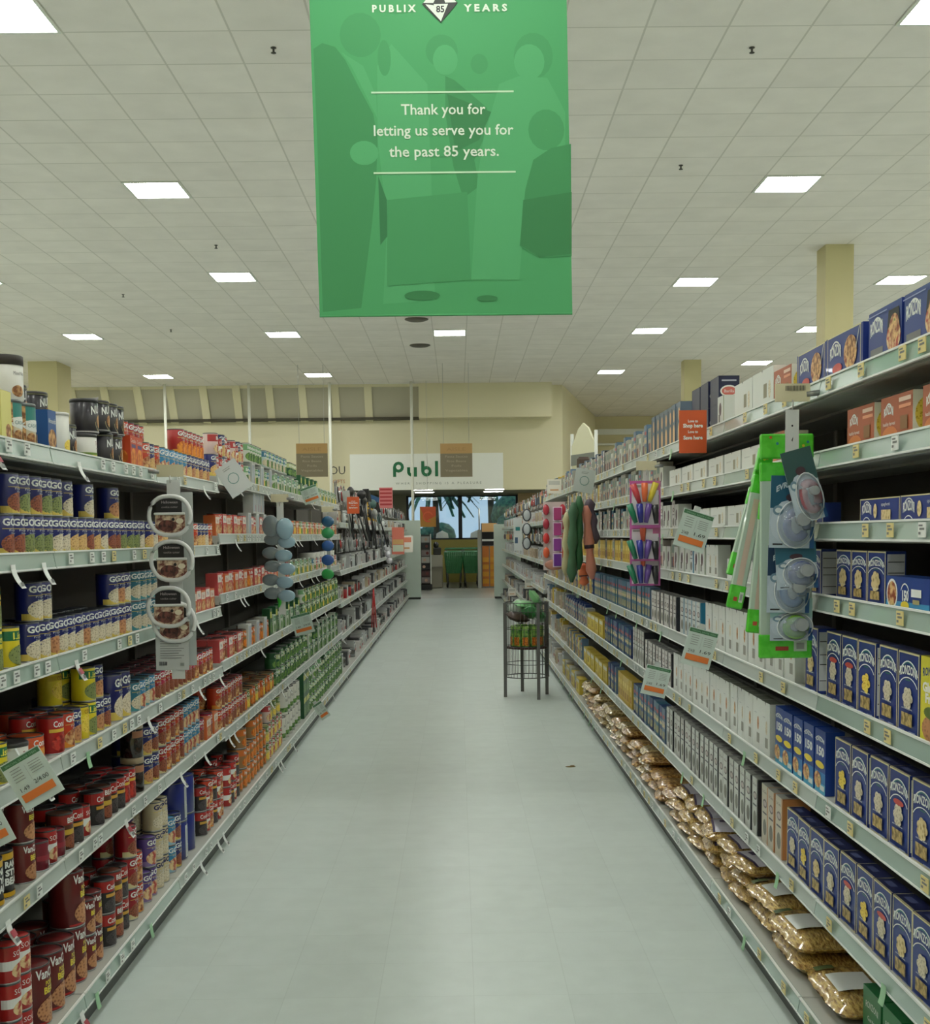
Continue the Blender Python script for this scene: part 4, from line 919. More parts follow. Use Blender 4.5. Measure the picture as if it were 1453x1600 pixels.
# ---------------------------------------------------------------- kitchenware stretch towards the end of the aisle
def at(px, py, Y):          # where a line of sight through the photograph meets the vertical plane Y
    d = _r2 * ((px - 726.5) / 1890) + _u2 * (-(py - 968.5) / 1890) + _f
    t = Y / d.y
    return Vector((0, 0, EYE)) + d * t
def card(key, desc, w, h, base, item, itm_c, obj='blister_pack', shape='e'):
    b = MB(); b.box(-w / 2, -.002, 0, w / 2, .0, h, mat(base, .45, coat=.2))
    f = lambda u, v, k: (u, -.002 - k, v)
    b.art([('r', -w * .45, h * .78, w * .45, h * .95, mat(itm_c, .5)), ('r', -w * .3, h * .04, w * .3, h * .09, GREYT)], f)
    m = mat(item, .25, coat=.7)
    if shape == 'e': b.ball((0, -.012, h * .42), 1, m, 12, 6, rx=w * .36, ry=.018, rz=h * .27)
    elif shape == 'b': b.box(-w * .3, -.03, h * .15, w * .3, -.002, h * .68, m, bev=.006)
    elif shape == 'l':
        b.tube([(0, -.014, h * .05), (0, -.014, h * .5), (0, -.014, h * .72)], [.022, .008, .007], m, 8)
    elif shape == 'o':
        n = 16; b.tube([(w * .33 * cos(2 * pi * i / n), -.016, h * .42 + w * .33 * sin(2 * pi * i / n)) for i in range(n)], .01, m, 6, closed=True)
    me = b.mesh(obj); PR[key] = dict(parts=[(obj, me)], one=me, w=w, d=.045, h=h, obj=obj, cat='package', desc=desc)
CW = (206, 208, 206)
card('k1', 'white card with grey oval gadget', .13, .2, CW, (120, 122, 124), (90, 92, 96)); card('k2', 'grey card with black long tool', .10, .24, (150, 152, 152), (34, 34, 36), (60, 60, 64), 'utensil_pack', 'l')
card('k3', 'white card with steel ring gadget', .14, .18, CW, (160, 162, 164), (150, 60, 50), 'ring_pack', 'o'); card('k4', 'pale card with boxed gadget', .13, .19, (190, 194, 196), (90, 96, 104), (70, 90, 110), 'gadget_pack', 'b')
card('k5', 'white card with red gadget', .12, .2, CW, (160, 50, 50), (150, 60, 60), 'gadget_pack', 'e'); card('k6', 'grey card with silver tool', .10, .22, (140, 142, 142), (190, 190, 190), (60, 60, 60), 'utensil_pack', 'l')
card('k7', 'dark card with pale oval item', .13, .2, (70, 72, 76), (200, 200, 198), (140, 140, 140), 'gadget_pack', 'e'); card('k8', 'orange-pink card with beige item', .13, .2, (214, 140, 110), (206, 180, 120), (200, 90, 60), 'gadget_pack', 'b')
card('k9', 'green card with white gadget', .13, .19, (60, 130, 90), (220, 220, 214), (30, 90, 60), 'gadget_pack', 'e'); card('k10', 'brown card with kraft item', .13, .19, (160, 120, 80), (120, 80, 50), (90, 60, 40), 'gadget_pack', 'b')
box('h1', 'white carton with grey photo', 'white_carton', .16, .16, .14, (200, 202, 200), [('e', 0, .07, .05, .045, mat((120, 120, 122), .4)), ('r', -.07, .13, .07, .15, mat((90, 96, 110), .5))])
box('h2', 'dark grey kitchen carton', 'dark_carton', .15, .14, .14, (80, 82, 84), [('e', 0, .07, .045, .04, mat((170, 170, 168), .4))])
box('h3', 'white carton with red stripe', 'striped_carton', .14, .12, .14, (206, 204, 200), [('r', -.07, .03, .07, .06, mat((160, 50, 50), .5)), ('e', 0, .08, .03, .02, INK)])
box('h4', 'beige carton with brown print', 'brown_carton', .15, .13, .14, (190, 176, 150), [('r', -.05, .03, .05, .09, mat((130, 90, 60), .5))])
can('h5', 'clear glass storage jar', 'glass_jar', .055, .14, mat((190, 198, 196), .12, coat=.8), [], lid=mat((180, 182, 180), .3, .5), cat='jar', lidh=.02)
can('h6', 'red kettle-like canister', 'red_canister', .06, .12, (150, 30, 34), [], lid=mat((40, 40, 42), .3), cat='canister', lidh=.02)
can('h7', 'steel kitchen pot', 'steel_pot', .075, .1, mat((150, 152, 152), .2, .9), [], lid=STEEL, cat='pot', lidh=.015)
rg = random.Random(77)
HUNG = ['k1', 'k2', 'k3', 'k4', 'k6', 'k7', 'k1', 'k4', 'k5', 'k3']
def hang(side, z, si, ya, yb, keys, gap=.02, tier=1, back=0.0):
    run(side, si, z, ya, yb, keys, gap=gap, jit=.05, order='rnd', z0=0, tier0=tier, full=False, backoff=back)
hang('left', 1.80, 0, 12.15, 27.7, HUNG, .035, 2)
hang('left', 1.60, 1, 12.15, 27.7, ['h1', 'h2', 'h3', 'h5', 'h7', 'h4'], .08)
hang('left', 1.30, 2, 12.15, 27.7, HUNG, .035)
hang('left', 1.12, 2, 12.15, 27.7, ['h1', 'h5', 'h3', 'h2', 'h7'], .09)
hang('left', .80, 3, 12.15, 27.7, ['h1', 'h2', 'h6', 'h5', 'h7', 'h4', 'h3'], .07)
hang('left', .47, 4, 12.15, 27.7, ['h1', 'h2', 'h5', 'h3', 'h2', 'h7'], .07)
hang('left', .112, 5, 12.15, 27.7, ['h1', 'h7', 'h3', 'h1', 'h2', 'h6'], .07)
HR = ['k1', 'k9', 'k3', 'k10', 'k8', 'k1', 'k5', 'k4']
hang('right', 1.82, 0, 14.45, 27.4, HR, .04, 2)
hang('right', 1.62, 1, 14.45, 27.4, ['h4', 'h1', 'h3', 'h1'], .09)
hang('right', 1.34, 2, 14.45, 27.4, HR, .04)
hang('right', 1.14, 3, 14.45, 27.4, ['h4', 'h1', 'h5', 'h3'], .08)
hang('right', .80, 4, 14.45, 27.4, ['h1', 'h4', 'h3', 'h5'], .07)
hang('right', .45, 5, 14.45, 27.4, ['h1', 'h4', 'h2', 'h3'], .07)
hang('right', .112, 6, 12.1, 27.4, ['h1', 'h4', 'h2', 'h3'], .07)
for zq, si in ((1.883, 0), (1.30, 2), (.997, 4), (.711, 5), (.402, 6)):
    hang('right', zq, si, 12.0, 14.3, ['mixg', 'h4', 'yel', 'h1', 'b3'], .02)
hang('right', 1.58, 1, 12.0, 14.3, HR, .06)

# ---------------------------------------------------------------- cards and signs fixed to the shelf fronts
ORG = mat((232, 128, 60), .5); GRH = mat((70, 120, 84), .5); SOFT = mat((150, 156, 152), .6)
def price_card(label, c, ang, w=.125, h=.155, text=('2/4.00', '1.49'), side=1):
    t = thing('price_card', label, 'sign', c, 0)
    t.rotation_euler = (0, ang, 0)
    b = MB(); b.box(-w / 2, -.0008, -h / 2, w / 2, .0008, h / 2, mat((206, 220, 214), .5))
    f = lambda u, v, k: (u, -.0008 - k, v)
    a = [('r', -w * .48, h * .38, w * .48, h * .48, GRH), ('t', 'SPECIAL SAVER ITEM', 0, h * .405, h * .04, mat((150, 190, 160), .5), {'fit': w * .8}),
         ('r', w * -.0, h * -.02, w * .005, h * .3, SOFT)]
    for i in range(5):
        a += [('r', -w * .36, h * (.30 - .06 * i), -w * .10, h * (.315 - .06 * i), SOFT), ('r', w * .08, h * (.28 - .05 * i), w * .38, h * (.293 - .05 * i), SOFT)]
    a += [('t', text[0], w * .2, -h * .12, h * .085, INK, {'fit': w * .36}), ('t', text[1], -w * .25, -h * .15, h * .085, INK, {'fit': w * .22}),
          ('r', -w * .4, -h * .36, w * .4, -h * .2, ORG)]
    b.art(a, f); b.obj('card', t)
    MB().box(w * -.1 * side - .012, .001, h * .3, w * -.1 * side + .012, .012, h * .5 + .02, mat((200, 206, 204), .3)).obj('clip', t)
    return t
def pc(label, quad, Y, **k):       # a card seen edge to edge between four corners of the photograph
    P = [at(x, y, Y) for x, y in quad]
    c = sum(P, Vector()) / 4; e = P[1] - P[0]; v = P[0] - P[3]
    return price_card(label, c, -math.atan2(e.z, e.x), e.length, v.length, **k)
pc('large tilted price card with orange bar on left fourth shelf rail', [(0, 1195), (60, 1160), (104, 1240), (36, 1268)], 3.0)
pc('price card cut by the left edge of the picture', [(-62, 1268), (-6, 1240), (20, 1312), (-34, 1340)], 2.8)
pc('far tilted price card under the left top shelf beside kitchen tools', [(469, 765), (494, 756), (501, 780), (476, 790)], 8.8)
pc('price card among green cans on left fourth shelf rail', [(454, 964), (484, 956), (490, 985), (463, 995)], 8.4)
pc('low price card at the left bottom shelf rail', [(490, 1105), (503, 1096), (515, 1110), (501, 1130)], 8.2)
pc('upper price card hanging over the low white pasta boxes', [(1068, 793), (1115, 808), (1100, 865), (1052, 851)], 4.7, text=('1.69', '2/14.00'))
pc('middle price card hanging over the tall white pasta boxes', [(1078, 978), (1123, 990), (1108, 1048), (1062, 1035)], 4.6, text=('1.69', '2/14.00'))
pc('lower price card hanging beside the black-edged pasta boxes', [(1012, 1037), (1050, 1046), (1037, 1093), (1000, 1082)], 5.6, text=('1.69', '2/14.00'))
for i, (x, y, Y, s, nm) in enumerate(((632, 850, 19.0, 26, 'left, near the end post'), (828, 912, 17.0, 16, 'right, above the wire basket'), (800, 925, 19.5, 12, 'right, nearer the aisle end'), (866, 760, 11.2, 22, 'right, above the pink packs'))):
    c_ = at(x, y, Y); k = s * Y / 1890
    t = thing('shelf_card', 'small pale shelf card far along the aisle, ' + nm, 'sign', c_)
    MB().box(-k / 2, -.001, -k / 2, k / 2, .001, k / 2, mat((226, 222, 210), .5)).art([('r', -k * .4, k * .1, k * .4, k * .4, mat((214, 130, 100), .5) if i == 0 else mat((190, 190, 180), .5)), ('r', -k * .3, -k * .3, k * .3, -k * .2, mat((200, 150, 100), .5))], lambda u, v, h: (u, -.001 - h, v)).obj('card', t)
def ring_card(label, quad, Y):
    P = [at(x, y, Y) for x, y in quad]; c = sum(P, Vector()) / 4; e = P[1] - P[0]; v = P[0] - P[3]
    t = thing('ring_card', label, 'sign', c); t.rotation_euler = (0, -math.atan2(e.z, e.x), 0)
    w, h = e.length, v.length
    MB().box(-w / 2, -.001, -h / 2, w / 2, .001, h / 2, mat((198, 204, 202), .5)).art([('a', 0, 0, w * .24, w * .24, .86, 0, 360, mat((100, 140, 134), .5)), ('r', -w * .2, h * .3, w * .1, h * .33, SOFT), ('r', -w * .2, h * .36, w * .15, h * .38, SOFT)], lambda u, v_, k: (u, -.001 - k, v_)).obj('card', t)
    MB().box(-.01, .0, h * .3, .01, .012, h * .55, mat((200, 206, 204), .3)).obj('clip', t)
ring_card('tilted white card with a ring mark on the left top shelf', [(335, 738), (366, 717), (391, 755), (367, 779)], 5.75)
ring_card('tilted white card with a ring mark on the right top shelf', [(905, 733), (936, 738), (918, 766), (893, 768)], 8.3)
def love(label, quad, Y):
    P = [at(x, y, Y) for x, y in quad]; c = sum(P, Vector()) / 4; w = (P[1] - P[0]).length; h = (P[0] - P[3]).length
    t = thing('orange_sign', label, 'sign', c)
    b = MB().box(-w / 2, -.001, -h / 2, w / 2, .001, h / 2, mat((206, 88, 40), .45))
    b.art([T('Love to', 0, h * .22, h * .06, fit=w * .36, bold=.03), T('Shop here', 0, h * .10, h * .085, fit=w * .72, bold=.04), T('Love to', 0, -h * .03, h * .06, fit=w * .36, bold=.03), T('Save here', 0, -h * .18, h * .085, fit=w * .70, bold=.04)], lambda u, v, k: (u, -.001 - k, v))
    b.obj('sign_face', t)
    MB().box(-.01, .0, h * .1, .04, .02, h * .2, mat((200, 206, 204), .3)).obj('clip', t)
love('orange sign with white lettering under the right top shelf', [(1061, 641), (1104, 641), (1104, 708), (1061, 708)], 4.9)
love('small orange sign among the hanging black kitchen tools', [(541, 777), (560, 776), (562, 802), (544, 803)], 12.3)

# ---------------------------------------------------------------- clip strips
CLR = mat((214, 218, 216), .2, coat=.5)
def holder(parent, x, z, m=mat((206, 200, 168), .45), w=.10, h=.045, dirx=1):
    MB().box(x - w / 2, -.002, z, x + w / 2, .002, z + h, m).obj('header_tag', parent)
    MB().tube([(x + dirx * w * .4, 0, z + h * .4), (x + dirx * (w * .5 + .03), .002, z + h * .5)], .008, mat((150, 152, 150), .3, .6)).obj('rail_clip', parent)
    MB().tube([(x, -.003, z + .004), (x, -.006, z - .012), (x, -.002, z - .022)], .0022, SIL, 6).obj('wire_hook', parent)
# left: white cookie-cutter packs
Y = 4.55
o = at(270, 745, Y)
st = thing('clip_strip', 'clear strip hanging from the left top shelf with white ring packs', 'clip strip', o)
holder(st, -.01, .0, dirx=-1)
MB().box(-.025, .004, -.76, .025, .006, -.012, CLR).obj('strip', st)
for i, (cx, cy, hh) in enumerate(((270, 806, 1), (272, 876, 2), (266, 948, 3), (273, 972, 4))):
    c_ = at(cx, cy, Y) + Vector((0, -.012 - .012 * (3 - i if i < 3 else -.5), 0))
    t = thing('cutter_pack', 'white oval ring pack with black card, %s down the left strip' % ordn(hh), 'package', c_, 0, 'white ring packs on the left clip strip')
    n = 28
    MB().tube([(.077 * (abs(cos(2 * pi * k / n)) ** .8) * (1 if cos(2 * pi * k / n) > 0 else -1), 0, .072 * sin(2 * pi * k / n)) for k in range(n)], .008, mat((214, 216, 214), .3), 8, closed=True).obj('ring', t)
    b = MB().box(-.05, .0, .012, .045, .004, .068, mat((32, 30, 32), .4)).art([('t', 'Halloween', 0, .045, .010, mat((190, 180, 180), .5), {'fit': .06}), ('t', 'cookie cutter', 0, .028, .008, mat((170, 160, 160), .5), {'fit': .06})], lambda u, v, k: (u, -.0 - k, v)); b.obj('card', t)
    b = MB().box(-.055, .0, -.066, .055, .006, .004, mat((200, 176, 150), .35, coat=.5))
    b.art([('r', -.055, -.066, .055, .004, nmat((110, 60, 50), (214, 190, 160), 50)), ('e', -.01, -.038, .034, .022, nmat((60, 34, 32), (120, 70, 60), 60)), ('e', .036, -.02, .014, .01, mat((226, 216, 190), .4)), ('e', .012, -.014, .006, .006, INK)], lambda u, v, k: (u, -.0 - k, v)); b.obj('picture', t)
    MB().box(-.058, -.008, .002, .058, .0, .012, mat((222, 224, 222), .35), bev=.003).obj('bar', t)
c_ = at(269, 1015, Y)
t = tag(MB().box(-.062, 0, -.078, .062, .002, .078, mat((192, 196, 194), .4)).art([('r', -.045, .03 - .009 * q, .045 - .01 * (q % 3), .033 - .009 * q, mat((140, 142, 142), .5)) for q in range(8)] + [('r', -.05 + .004 * q, -.06, -.048 + .004 * q, -.045, INK) for q in range(8)] + [('r', .03, -.062, .045, -.05, SOFT)], lambda u, v, k: (u, -k, v)).obj('backing_card', None, c_), 'grey card back with fine print below the white ring packs', 'package')
for dx in (.085,):
    tag(MB().box(-.03, 0, -.33, .03, .002, .33, mat((184, 190, 188), .25, coat=.5)).obj('backing_card', None, at(292, 905, Y + .06)), 'narrow clear backing card behind the white ring packs', 'package')
# left: blue-grey sponges
Y = 6.9
st = thing('clip_strip', 'clip strip of blue-grey sponges hanging beside the vegetable cans', 'clip strip', at(437, 790, Y))
holder(st, 0, .02)
MB().box(-.02, .01, -.62, .02, .012, .02, CLR).obj('strip', st)
for ci, (cx, m_, nm) in enumerate(((423, (110, 124, 130), 'dark grey-blue'), (445, (140, 172, 188), 'light blue'))):
    for q in range(6):
        cy = 822 + q * 21 + (4 if ci else 0)
        c_ = at(cx + (q % 2) * 3 - (2 if ci and q == 2 else 0), cy, Y - .02 * (6 - q) - .02 * ci)
        b = MB(); b.ball((0, 0, 0), 1, mat(m_, .3, coat=.8), 14, 8, rx=.050, ry=.016, rz=.060 if (q == 0) else .034)
        tag(b.obj('sponge', None, c_), '%s sponge, %s down the clip strip by the vegetable cans' % (nm, ordn(q + 1)), 'sponge', 'sponges on the second left clip strip')
tag(MB().tube([(0, 0, 0), (.004, 0, -.03), (-.002, 0, -.055)], [.012, .01, .004], mat((60, 190, 60), .4)).obj('green_tab', None, at(436, 934, Y - .02)), 'bright green tab hanging under the blue-grey sponges', 'tab')
# left: green and blue scrubbers
Y = 10.0
st = thing('clip_strip', 'narrow clip strip of green and blue scrubbers', 'clip strip', at(512, 800, Y)); holder(st, 0, .0)
MB().box(-.015, .01, -.56, .015, .012, 0, CLR).obj('strip', st)
for q, (cy, m_, nm) in enumerate(((815, (30, 90, 130), 'dark blue'), (833, (40, 150, 90), 'green'), (853, (40, 90, 160), 'blue'), (875, (36, 80, 150), 'deep blue'), (897, (40, 150, 70), 'bright green'))):
    tag(MB().ball((0, 0, 0), 1, mat(m_, .4, coat=.5), 12, 8, rx=.052, ry=.02, rz=.045).obj('scrubber', None, at(512, cy, Y - .02)), '%s scrubber, %s down the narrow left strip' % (nm, ordn(q + 1)), 'scrubber')
# left: long hanging kitchen tools
rk = random.Random(9)
BLK = mat((26, 26, 28), .35, coat=.3); TEAL = mat((70, 100, 96), .4)
for q in range(16):
    px = 541 + q * 3.4; py = 768 + rk.uniform(-8, 26) + q * 1.2; Y = 12.5 + q * .09
    c_ = at(px, py, Y); ln = rk.uniform(.34, .52); kind = rk.choice(['ladle', 'spatula', 'spoon', 'fork'])
    t = thing('kitchen_' + kind, 'long dark %s hanging by the left kitchenware, %s from the near side' % (kind, ordn(q + 1)), 'kitchen tool', c_, 0, 'dark kitchen tools hanging over the left shelves')
    t.rotation_euler = (rk.uniform(-.1, .1), rk.uniform(-.35, .05), rk.uniform(0, 1))
    hm = rk.choice([BLK, BLK, TEAL, STEEL])
    MB().tube([(0, 0, -.05), (0, 0, -ln * .5), (0, .003, -ln)], [.006, .008, .012], BLK if q % 3 else STEEL, 8).obj('handle', t)
    b = MB()
    if kind == 'ladle': b.ball((0, 0, 0), .05, hm, 12, 8, ry=.5)
    elif kind == 'spatula': b.box(-.04, -.003, -.06, .04, .003, .06, hm, bev=.003)
    else: b.ball((0, 0, 0), 1, hm, 12, 8, rx=.035, ry=.012, rz=.06)
    b.obj('head', t)
P = [at(x, y, 14.5) for x, y in ((573, 770), (593, 778), (588, 815), (572, 812))]
b = MB().add([tuple(p) for p in P] + [tuple(p + Vector((0, .01, 0))) for p in P], [(0, 3, 2, 1), (4, 5, 6, 7), (0, 1, 5, 4), (1, 2, 6, 5), (2, 3, 7, 6), (3, 0, 4, 7)], mat((190, 150, 40), .5))
A_, B_, C_, D_ = P
def bl(u, v, k): return tuple((A_ * (1 - u) + B_ * u) * v + (D_ * (1 - u) + C_ * u) * (1 - v) + Vector((0, -k - .001, 0)))
b.art([('r', 0, .78, 1, 1, mat((40, 80, 120), .5))] + [('r', .12, .12 + .12 * q, .85, .17 + .12 * q, INK) for q in range(5)], bl)
tag(b.obj('yellow_pack'), 'yellow striped pack with blue top behind the kitchen tools', 'package')
tag(MB().box(-.09, -.01, -.14, .09, .01, .14, mat((206, 120, 120), .4)).art([('r', -.08, -.1 + .05 * q, .08, -.075 + .05 * q, mat((170, 50, 56), .5)) for q in range(5)], lambda u, v, k: (u, -.01 - k, v)).obj('red_pack', None, at(603, 778, 16.5)), 'pink and red pack hanging high over the left shelves', 'package')
for q in range(3):
    tag(MB().ball((0, 0, 0), .045, mat((210, 210, 216), .15, .3), 12, 8).obj('steel_ball', None, at(604 + q * 2.2, 856 + 10 * q, 16.5)), 'shiny pale ball gadget, %s down, left kitchenware' % ordn(q + 1), 'gadget')
tag(MB().box(-.09, -.01, -.2, .09, .01, .2, mat((214, 120, 100), .4)).art([('r', -.08, -.16, .08, -.06, mat((206, 214, 190), .5)), ('r', -.08, -.05, .08, .02, mat((214, 170, 110), .5))], lambda u, v, k: (u, -.01 - k, v)).obj('salmon_pack', None, at(622, 845, 18.0)), 'salmon and cream pack hanging near the left end post', 'package')
b = MB()
for dx in (-.03, .03, 0): b.tube([(0, 0, .25), (dx * .6, 0, 0), (dx, 0, -.25)], .008, mat((190, 40, 40), .4), 6)
t = thing('red_lanyard', 'red looped lanyard hanging over the left lower shelves', 'lanyard', at(584, 950, 15.5)); b.obj('loop', t)

# right: white strip with domed suction packs and green straw packs
Y = 3.42
c0 = at(1238, 640, Y)
st = thing('clip_strip', 'white perforated strip hanging from the right top shelf', 'clip strip', c0)
b = MB().box(-.019, .0, -.58, .019, .002, .0, mat((206, 210, 208), .4))
b.art([('e', 0, -.045, .0025, .003, INK), ('p', [(-.002, -.085), (.003, -.075), (.001, -.09)], INK), ('e', 0, -.12, .002, .002, SOFT)], lambda u, v, k: (u, -k, v)); b.obj('strip', st)
holder(st, -.0, .022, w=.098, h=.05)
b = MB().art([('r', -.02 + .004 * q, .052, -.018 + .004 * q, .066, INK) for q in range(14)], lambda u, v, k: (u, -.0025 - k, v)); b.obj('bar_print', st)
GB = nmat((70, 190, 40), (90, 206, 60), 30, 'noise', rough=.3, coat=.6); CLB = mat((176, 196, 180), .2, coat=.7); PKB = mat((196, 176, 160), .3, coat=.5)
dots = [mat((220, 200, 60), .4), mat((210, 110, 60), .4), mat((30, 120, 140), .4)]
def straw(label, px0, px1, y0, y1, Y, tilt, wid):
    a = at((px0 + px1) / 2, y0, Y); b_ = at((px0 + px1) / 2, y1, Y); h = (a - b_).length
    t = thing('straw_pack', label, 'package', a); t.rotation_euler = (0, tilt, 0)
    MB().box(-wid / 2, -.006, -h + .06, wid / 2, .006, -.08, CLB, bev=.004).obj('sleeve', t)
    MB().box(-wid * .18, -.0075, -h + .07, wid * .18, -.006, -.15, PKB).obj('straws', t)
    b = MB().box(-wid / 2 - .001, -.008, -.07, wid / 2 + .001, .008, 0, GB, bev=.004)
    b.box(-wid / 2 - .001, -.008, -.135, wid / 2 + .001, .008, -.08, GB, bev=.004)
    r = random.Random(px0)
    b.art([('e', r.uniform(-.4, .4) * wid, r.uniform(-.06, -.01), .004, .004, r.choice(dots)) for _ in range(5)], lambda u, v, k: (u, -.0085 - k, v)); b.obj('top_cover', t)
    b = MB().box(-wid / 2 - .001, -.008, -h, wid / 2 + .001, .008, -h + .07, GB, bev=.004)
    b.art([('r', -wid * .2, -h + .022, wid * .05, -h + .034, mat((170, 70, 50), .5)), ('r', wid * .15, -h + .02, wid * .4, -h + .05, mat((190, 210, 190), .5)), ('r', wid * .2, -h + .026, wid * .35, -h + .044, SOFT)], lambda u, v, k: (u, -.0085 - k, v)); b.obj('bottom_cover', t)
straw('wide green-capped straw pack at the front of the right strip', 1186, 1272, 678, 1028, Y + .03, .0, .150)
straw('narrow green-capped straw pack leaning left, second from front', 1196, 1214, 740, 990, Y + .06, .10, .05)
straw('narrow green-capped straw pack leaning left, third from front', 1190, 1206, 700, 955, Y + .09, .20, .045)
straw('narrow green-capped straw pack leaning left, rearmost', 1186, 1200, 720, 905, Y + .12, .26, .04)
def dome(label, px, py, tilt, w, h, top, ring, Yd, word=True):
    c_ = at(px, py, Yd); t = thing('scrub_pack', label, 'package', c_); t.rotation_euler = (0, tilt, 0)
    b = MB().box(-w / 2, -.001, -h / 2, w / 2, .001, h / 2, mat((176, 192, 204), .3, coat=.5), bev=.0004)
    f = lambda u, v, k: (u, -.001 - k, v)
    a = [('r', -w / 2, h * .05, w / 2, h / 2, mat(top, .35)), ('a', w * .0, -h * .15, w * .5, h * .33, .0, 0, 360, mat((184, 198, 210), .35)), ('e', -w * .32, h * .02, w * .12, h * .07, mat((110, 140, 160), .4)), ('e', -w * .32, h * .02, w * .07, h * .035, mat((206, 216, 220), .4)), ('e', w * .0, h * .20, w * .16, h * .06, mat((70, 50, 60), .4)), ('r', -w * .42, -h * .46, -w * .2, -h * .44, INK), ('r', w * .4, -h * .5, w * .5, -h * .2, mat((30, 80, 130), .4))]
    if word: a.append(('t', 'EVRITHING', -w * .02, h * .27, h * .075, mat((190, 206, 214), .4), {'fit': w * .72, 'bold': .04, 'arc': h * .08}))
    b.art(a, f); b.obj('card', t)
    n = 16
    b = MB().ball((w * .08, -.004, -h * .17), 1, mat((190, 204, 220), .08, coat=1.0, alpha=.35), 20, 10, rx=w * .36, ry=.034, rz=h * .30); b.obj('dome', t)
    MB().tube([(w * .08 + w * .22 * cos(2 * pi * k / 20), -.014, -h * .17 + h * .19 * sin(2 * pi * k / 20)) for k in range(20)], .012, mat(ring, .25, coat=.6), 8, closed=True).obj('scrubber_ring', t)
    b = MB().lathe([(0.0, -.012), (w * .15, -.012), (w * .15, .012), (0.0, .014)], mat((150, 156, 158), .3), 18, T=Matrix.Translation((w * .16, -.035, -h * .10)) @ Matrix.Rotation(pi / 2, 4, 'X'), smooth=False); b.obj('knob', t)
    MB().tube([(w * .08 + w * .42 * cos(2 * pi * k / 20), -.006, -h * .17 + h * .33 * sin(2 * pi * k / 20)) for k in range(20)], .0022, mat((206, 214, 218), .2, coat=.6), 6, closed=True).obj('rim', t)
dome('domed blue scrubber pack on the white strip, topmost facing front', 1238, 800, .03, .125, .20, (30, 84, 110), (80, 90, 140), Y - .05)
dome('domed blue scrubber pack with grey knob, second from the top', 1244, 884, -.06, .115, .13, (50, 100, 120), (70, 80, 130), Y - .04, False)
dome('domed blue scrubber pack partly under its neighbour, third down', 1232, 905, .02, .12, .19, (24, 54, 84), (60, 100, 150), Y - .015)
dome('domed scrubber pack with green ring, lowest on the strip', 1236, 968, .0, .12, .12, (150, 190, 190), (110, 160, 50), Y - .002, False)
dome('tilted domed pack with pink scrubber at the top right', 1256, 758, -.26, .085, .20, (50, 84, 84), (150, 84, 90), Y - .09, False)

# right: chip clip cards
Y = 5.9
st = thing('clip_strip', 'grey strip hanging from the right top shelf with bag-clip cards', 'clip strip', at(1010, 735, Y)); holder(st, .0, .0)
MB().box(-.015, .014, -.55, .015, .016, 0, CLR).obj('strip', st)
MAG = mat((186, 90, 160), .4); 
for q, (py, nm) in enumerate(((788, 'top'), (850, 'middle'), (888, 'lowest'))):
    c_ = at(1008, py, Y - .03 * (2 - q)); w_, h_ = .148, [.225, .165, .17][q]
    t = thing('bag_clip_card', 'magenta-edged white card of coloured bag clips, %s of three' % nm, 'package', c_, 0, 'bag clip cards on the right')
    b = MB().box(-w_ / 2, 0, -h_ / 2, w_ / 2, .002, h_ / 2, MAG)
    b.art([('r', -w_ * .44, -h_ * .44, w_ * .44, h_ * .44, mat((220, 214, 222), .4)), ('r', -w_ * .4, h_ * .36, -w_ * .1, h_ * .41, SOFT), ('r', w_ * .25, h_ * .3, w_ * .5, h_ * .5, mat((190, 110, 150), .4)), ('r', w_ * .42, -h_ * .1, w_ * .46, h_ * .2, SOFT)], lambda u, v, k: (u, -k, v)); b.obj('card', t)
    z0 = -h_ * .28
    def clip(x, z, col, lean, nm2):
        b = MB().tube([(x - lean * .05, -.008, z + .045), (x - lean * .01, -.009, z), (x + lean * .03, -.008, z - .045)], [.016, .015, .010], mat(col, .35, coat=.4), 10)
        b.obj('bag_clip', t)['label'] = nm2 + ' clip'
    clip(-.058, z0 + .02, (20, 120, 84), .4, 'green'); clip(-.024, z0 + .02, (44, 50, 150), .1, 'blue'); clip(.008, z0 + .02, (100, 70, 150), -.2, 'purple'); clip(.05, z0 + .015, (24, 24, 28), .1, 'black')
    if q == 0:
        clip(-.04, z0 + .115, (200, 60, 70), .4, 'red'); clip(-.004, z0 + .12, (226, 110, 60), .0, 'orange'); clip(.03, z0 + .12, (220, 200, 60), -.4, 'yellow')
    else: clip(-.012, z0 + .105, (200, 90, 60), .0, 'orange')
# right: dog toys
Y = 8.5
for q, (x0, y0, x1, y1, r_, col, nm) in enumerate(((896, 785, 893, 910, .030, (70, 110, 80), 'long sage-green'), (905, 775, 904, 890, .027, (50, 104, 64), 'dark green'), (915, 790, 925, 905, .032, (214, 140, 120), 'salmon-pink'), (920, 780, 930, 850, .034, (90, 76, 90), 'dusky purple'), (910, 880, 913, 915, .030, (224, 120, 80), 'orange'), (886, 800, 884, 900, .026, (190, 180, 140), 'beige'))):
    a = at(x0, y0, Y + .03 * q); b_ = at(x1, y1, Y + .03 * q)
    d_ = b_ - a
    b = MB(); pts = [tuple(d_ * k / 8) for k in range(9)]; rr = [r_ * (1 if 0 < k < 8 else .5) * (1 + .28 * sin(k * 2.1)) for k in range(9)]
    b.tube(pts, rr, mat(col, .55), 12)
    if q in (2, 4): b.tube([tuple(d_ * .45), tuple(d_ * .58)], r_ * 1.12, mat((70, 50, 60), .5), 12)
    tag(b.obj('dog_toy', None, a), '%s long toy hanging at the right shelf, beside the bag clips' % nm, 'toy')
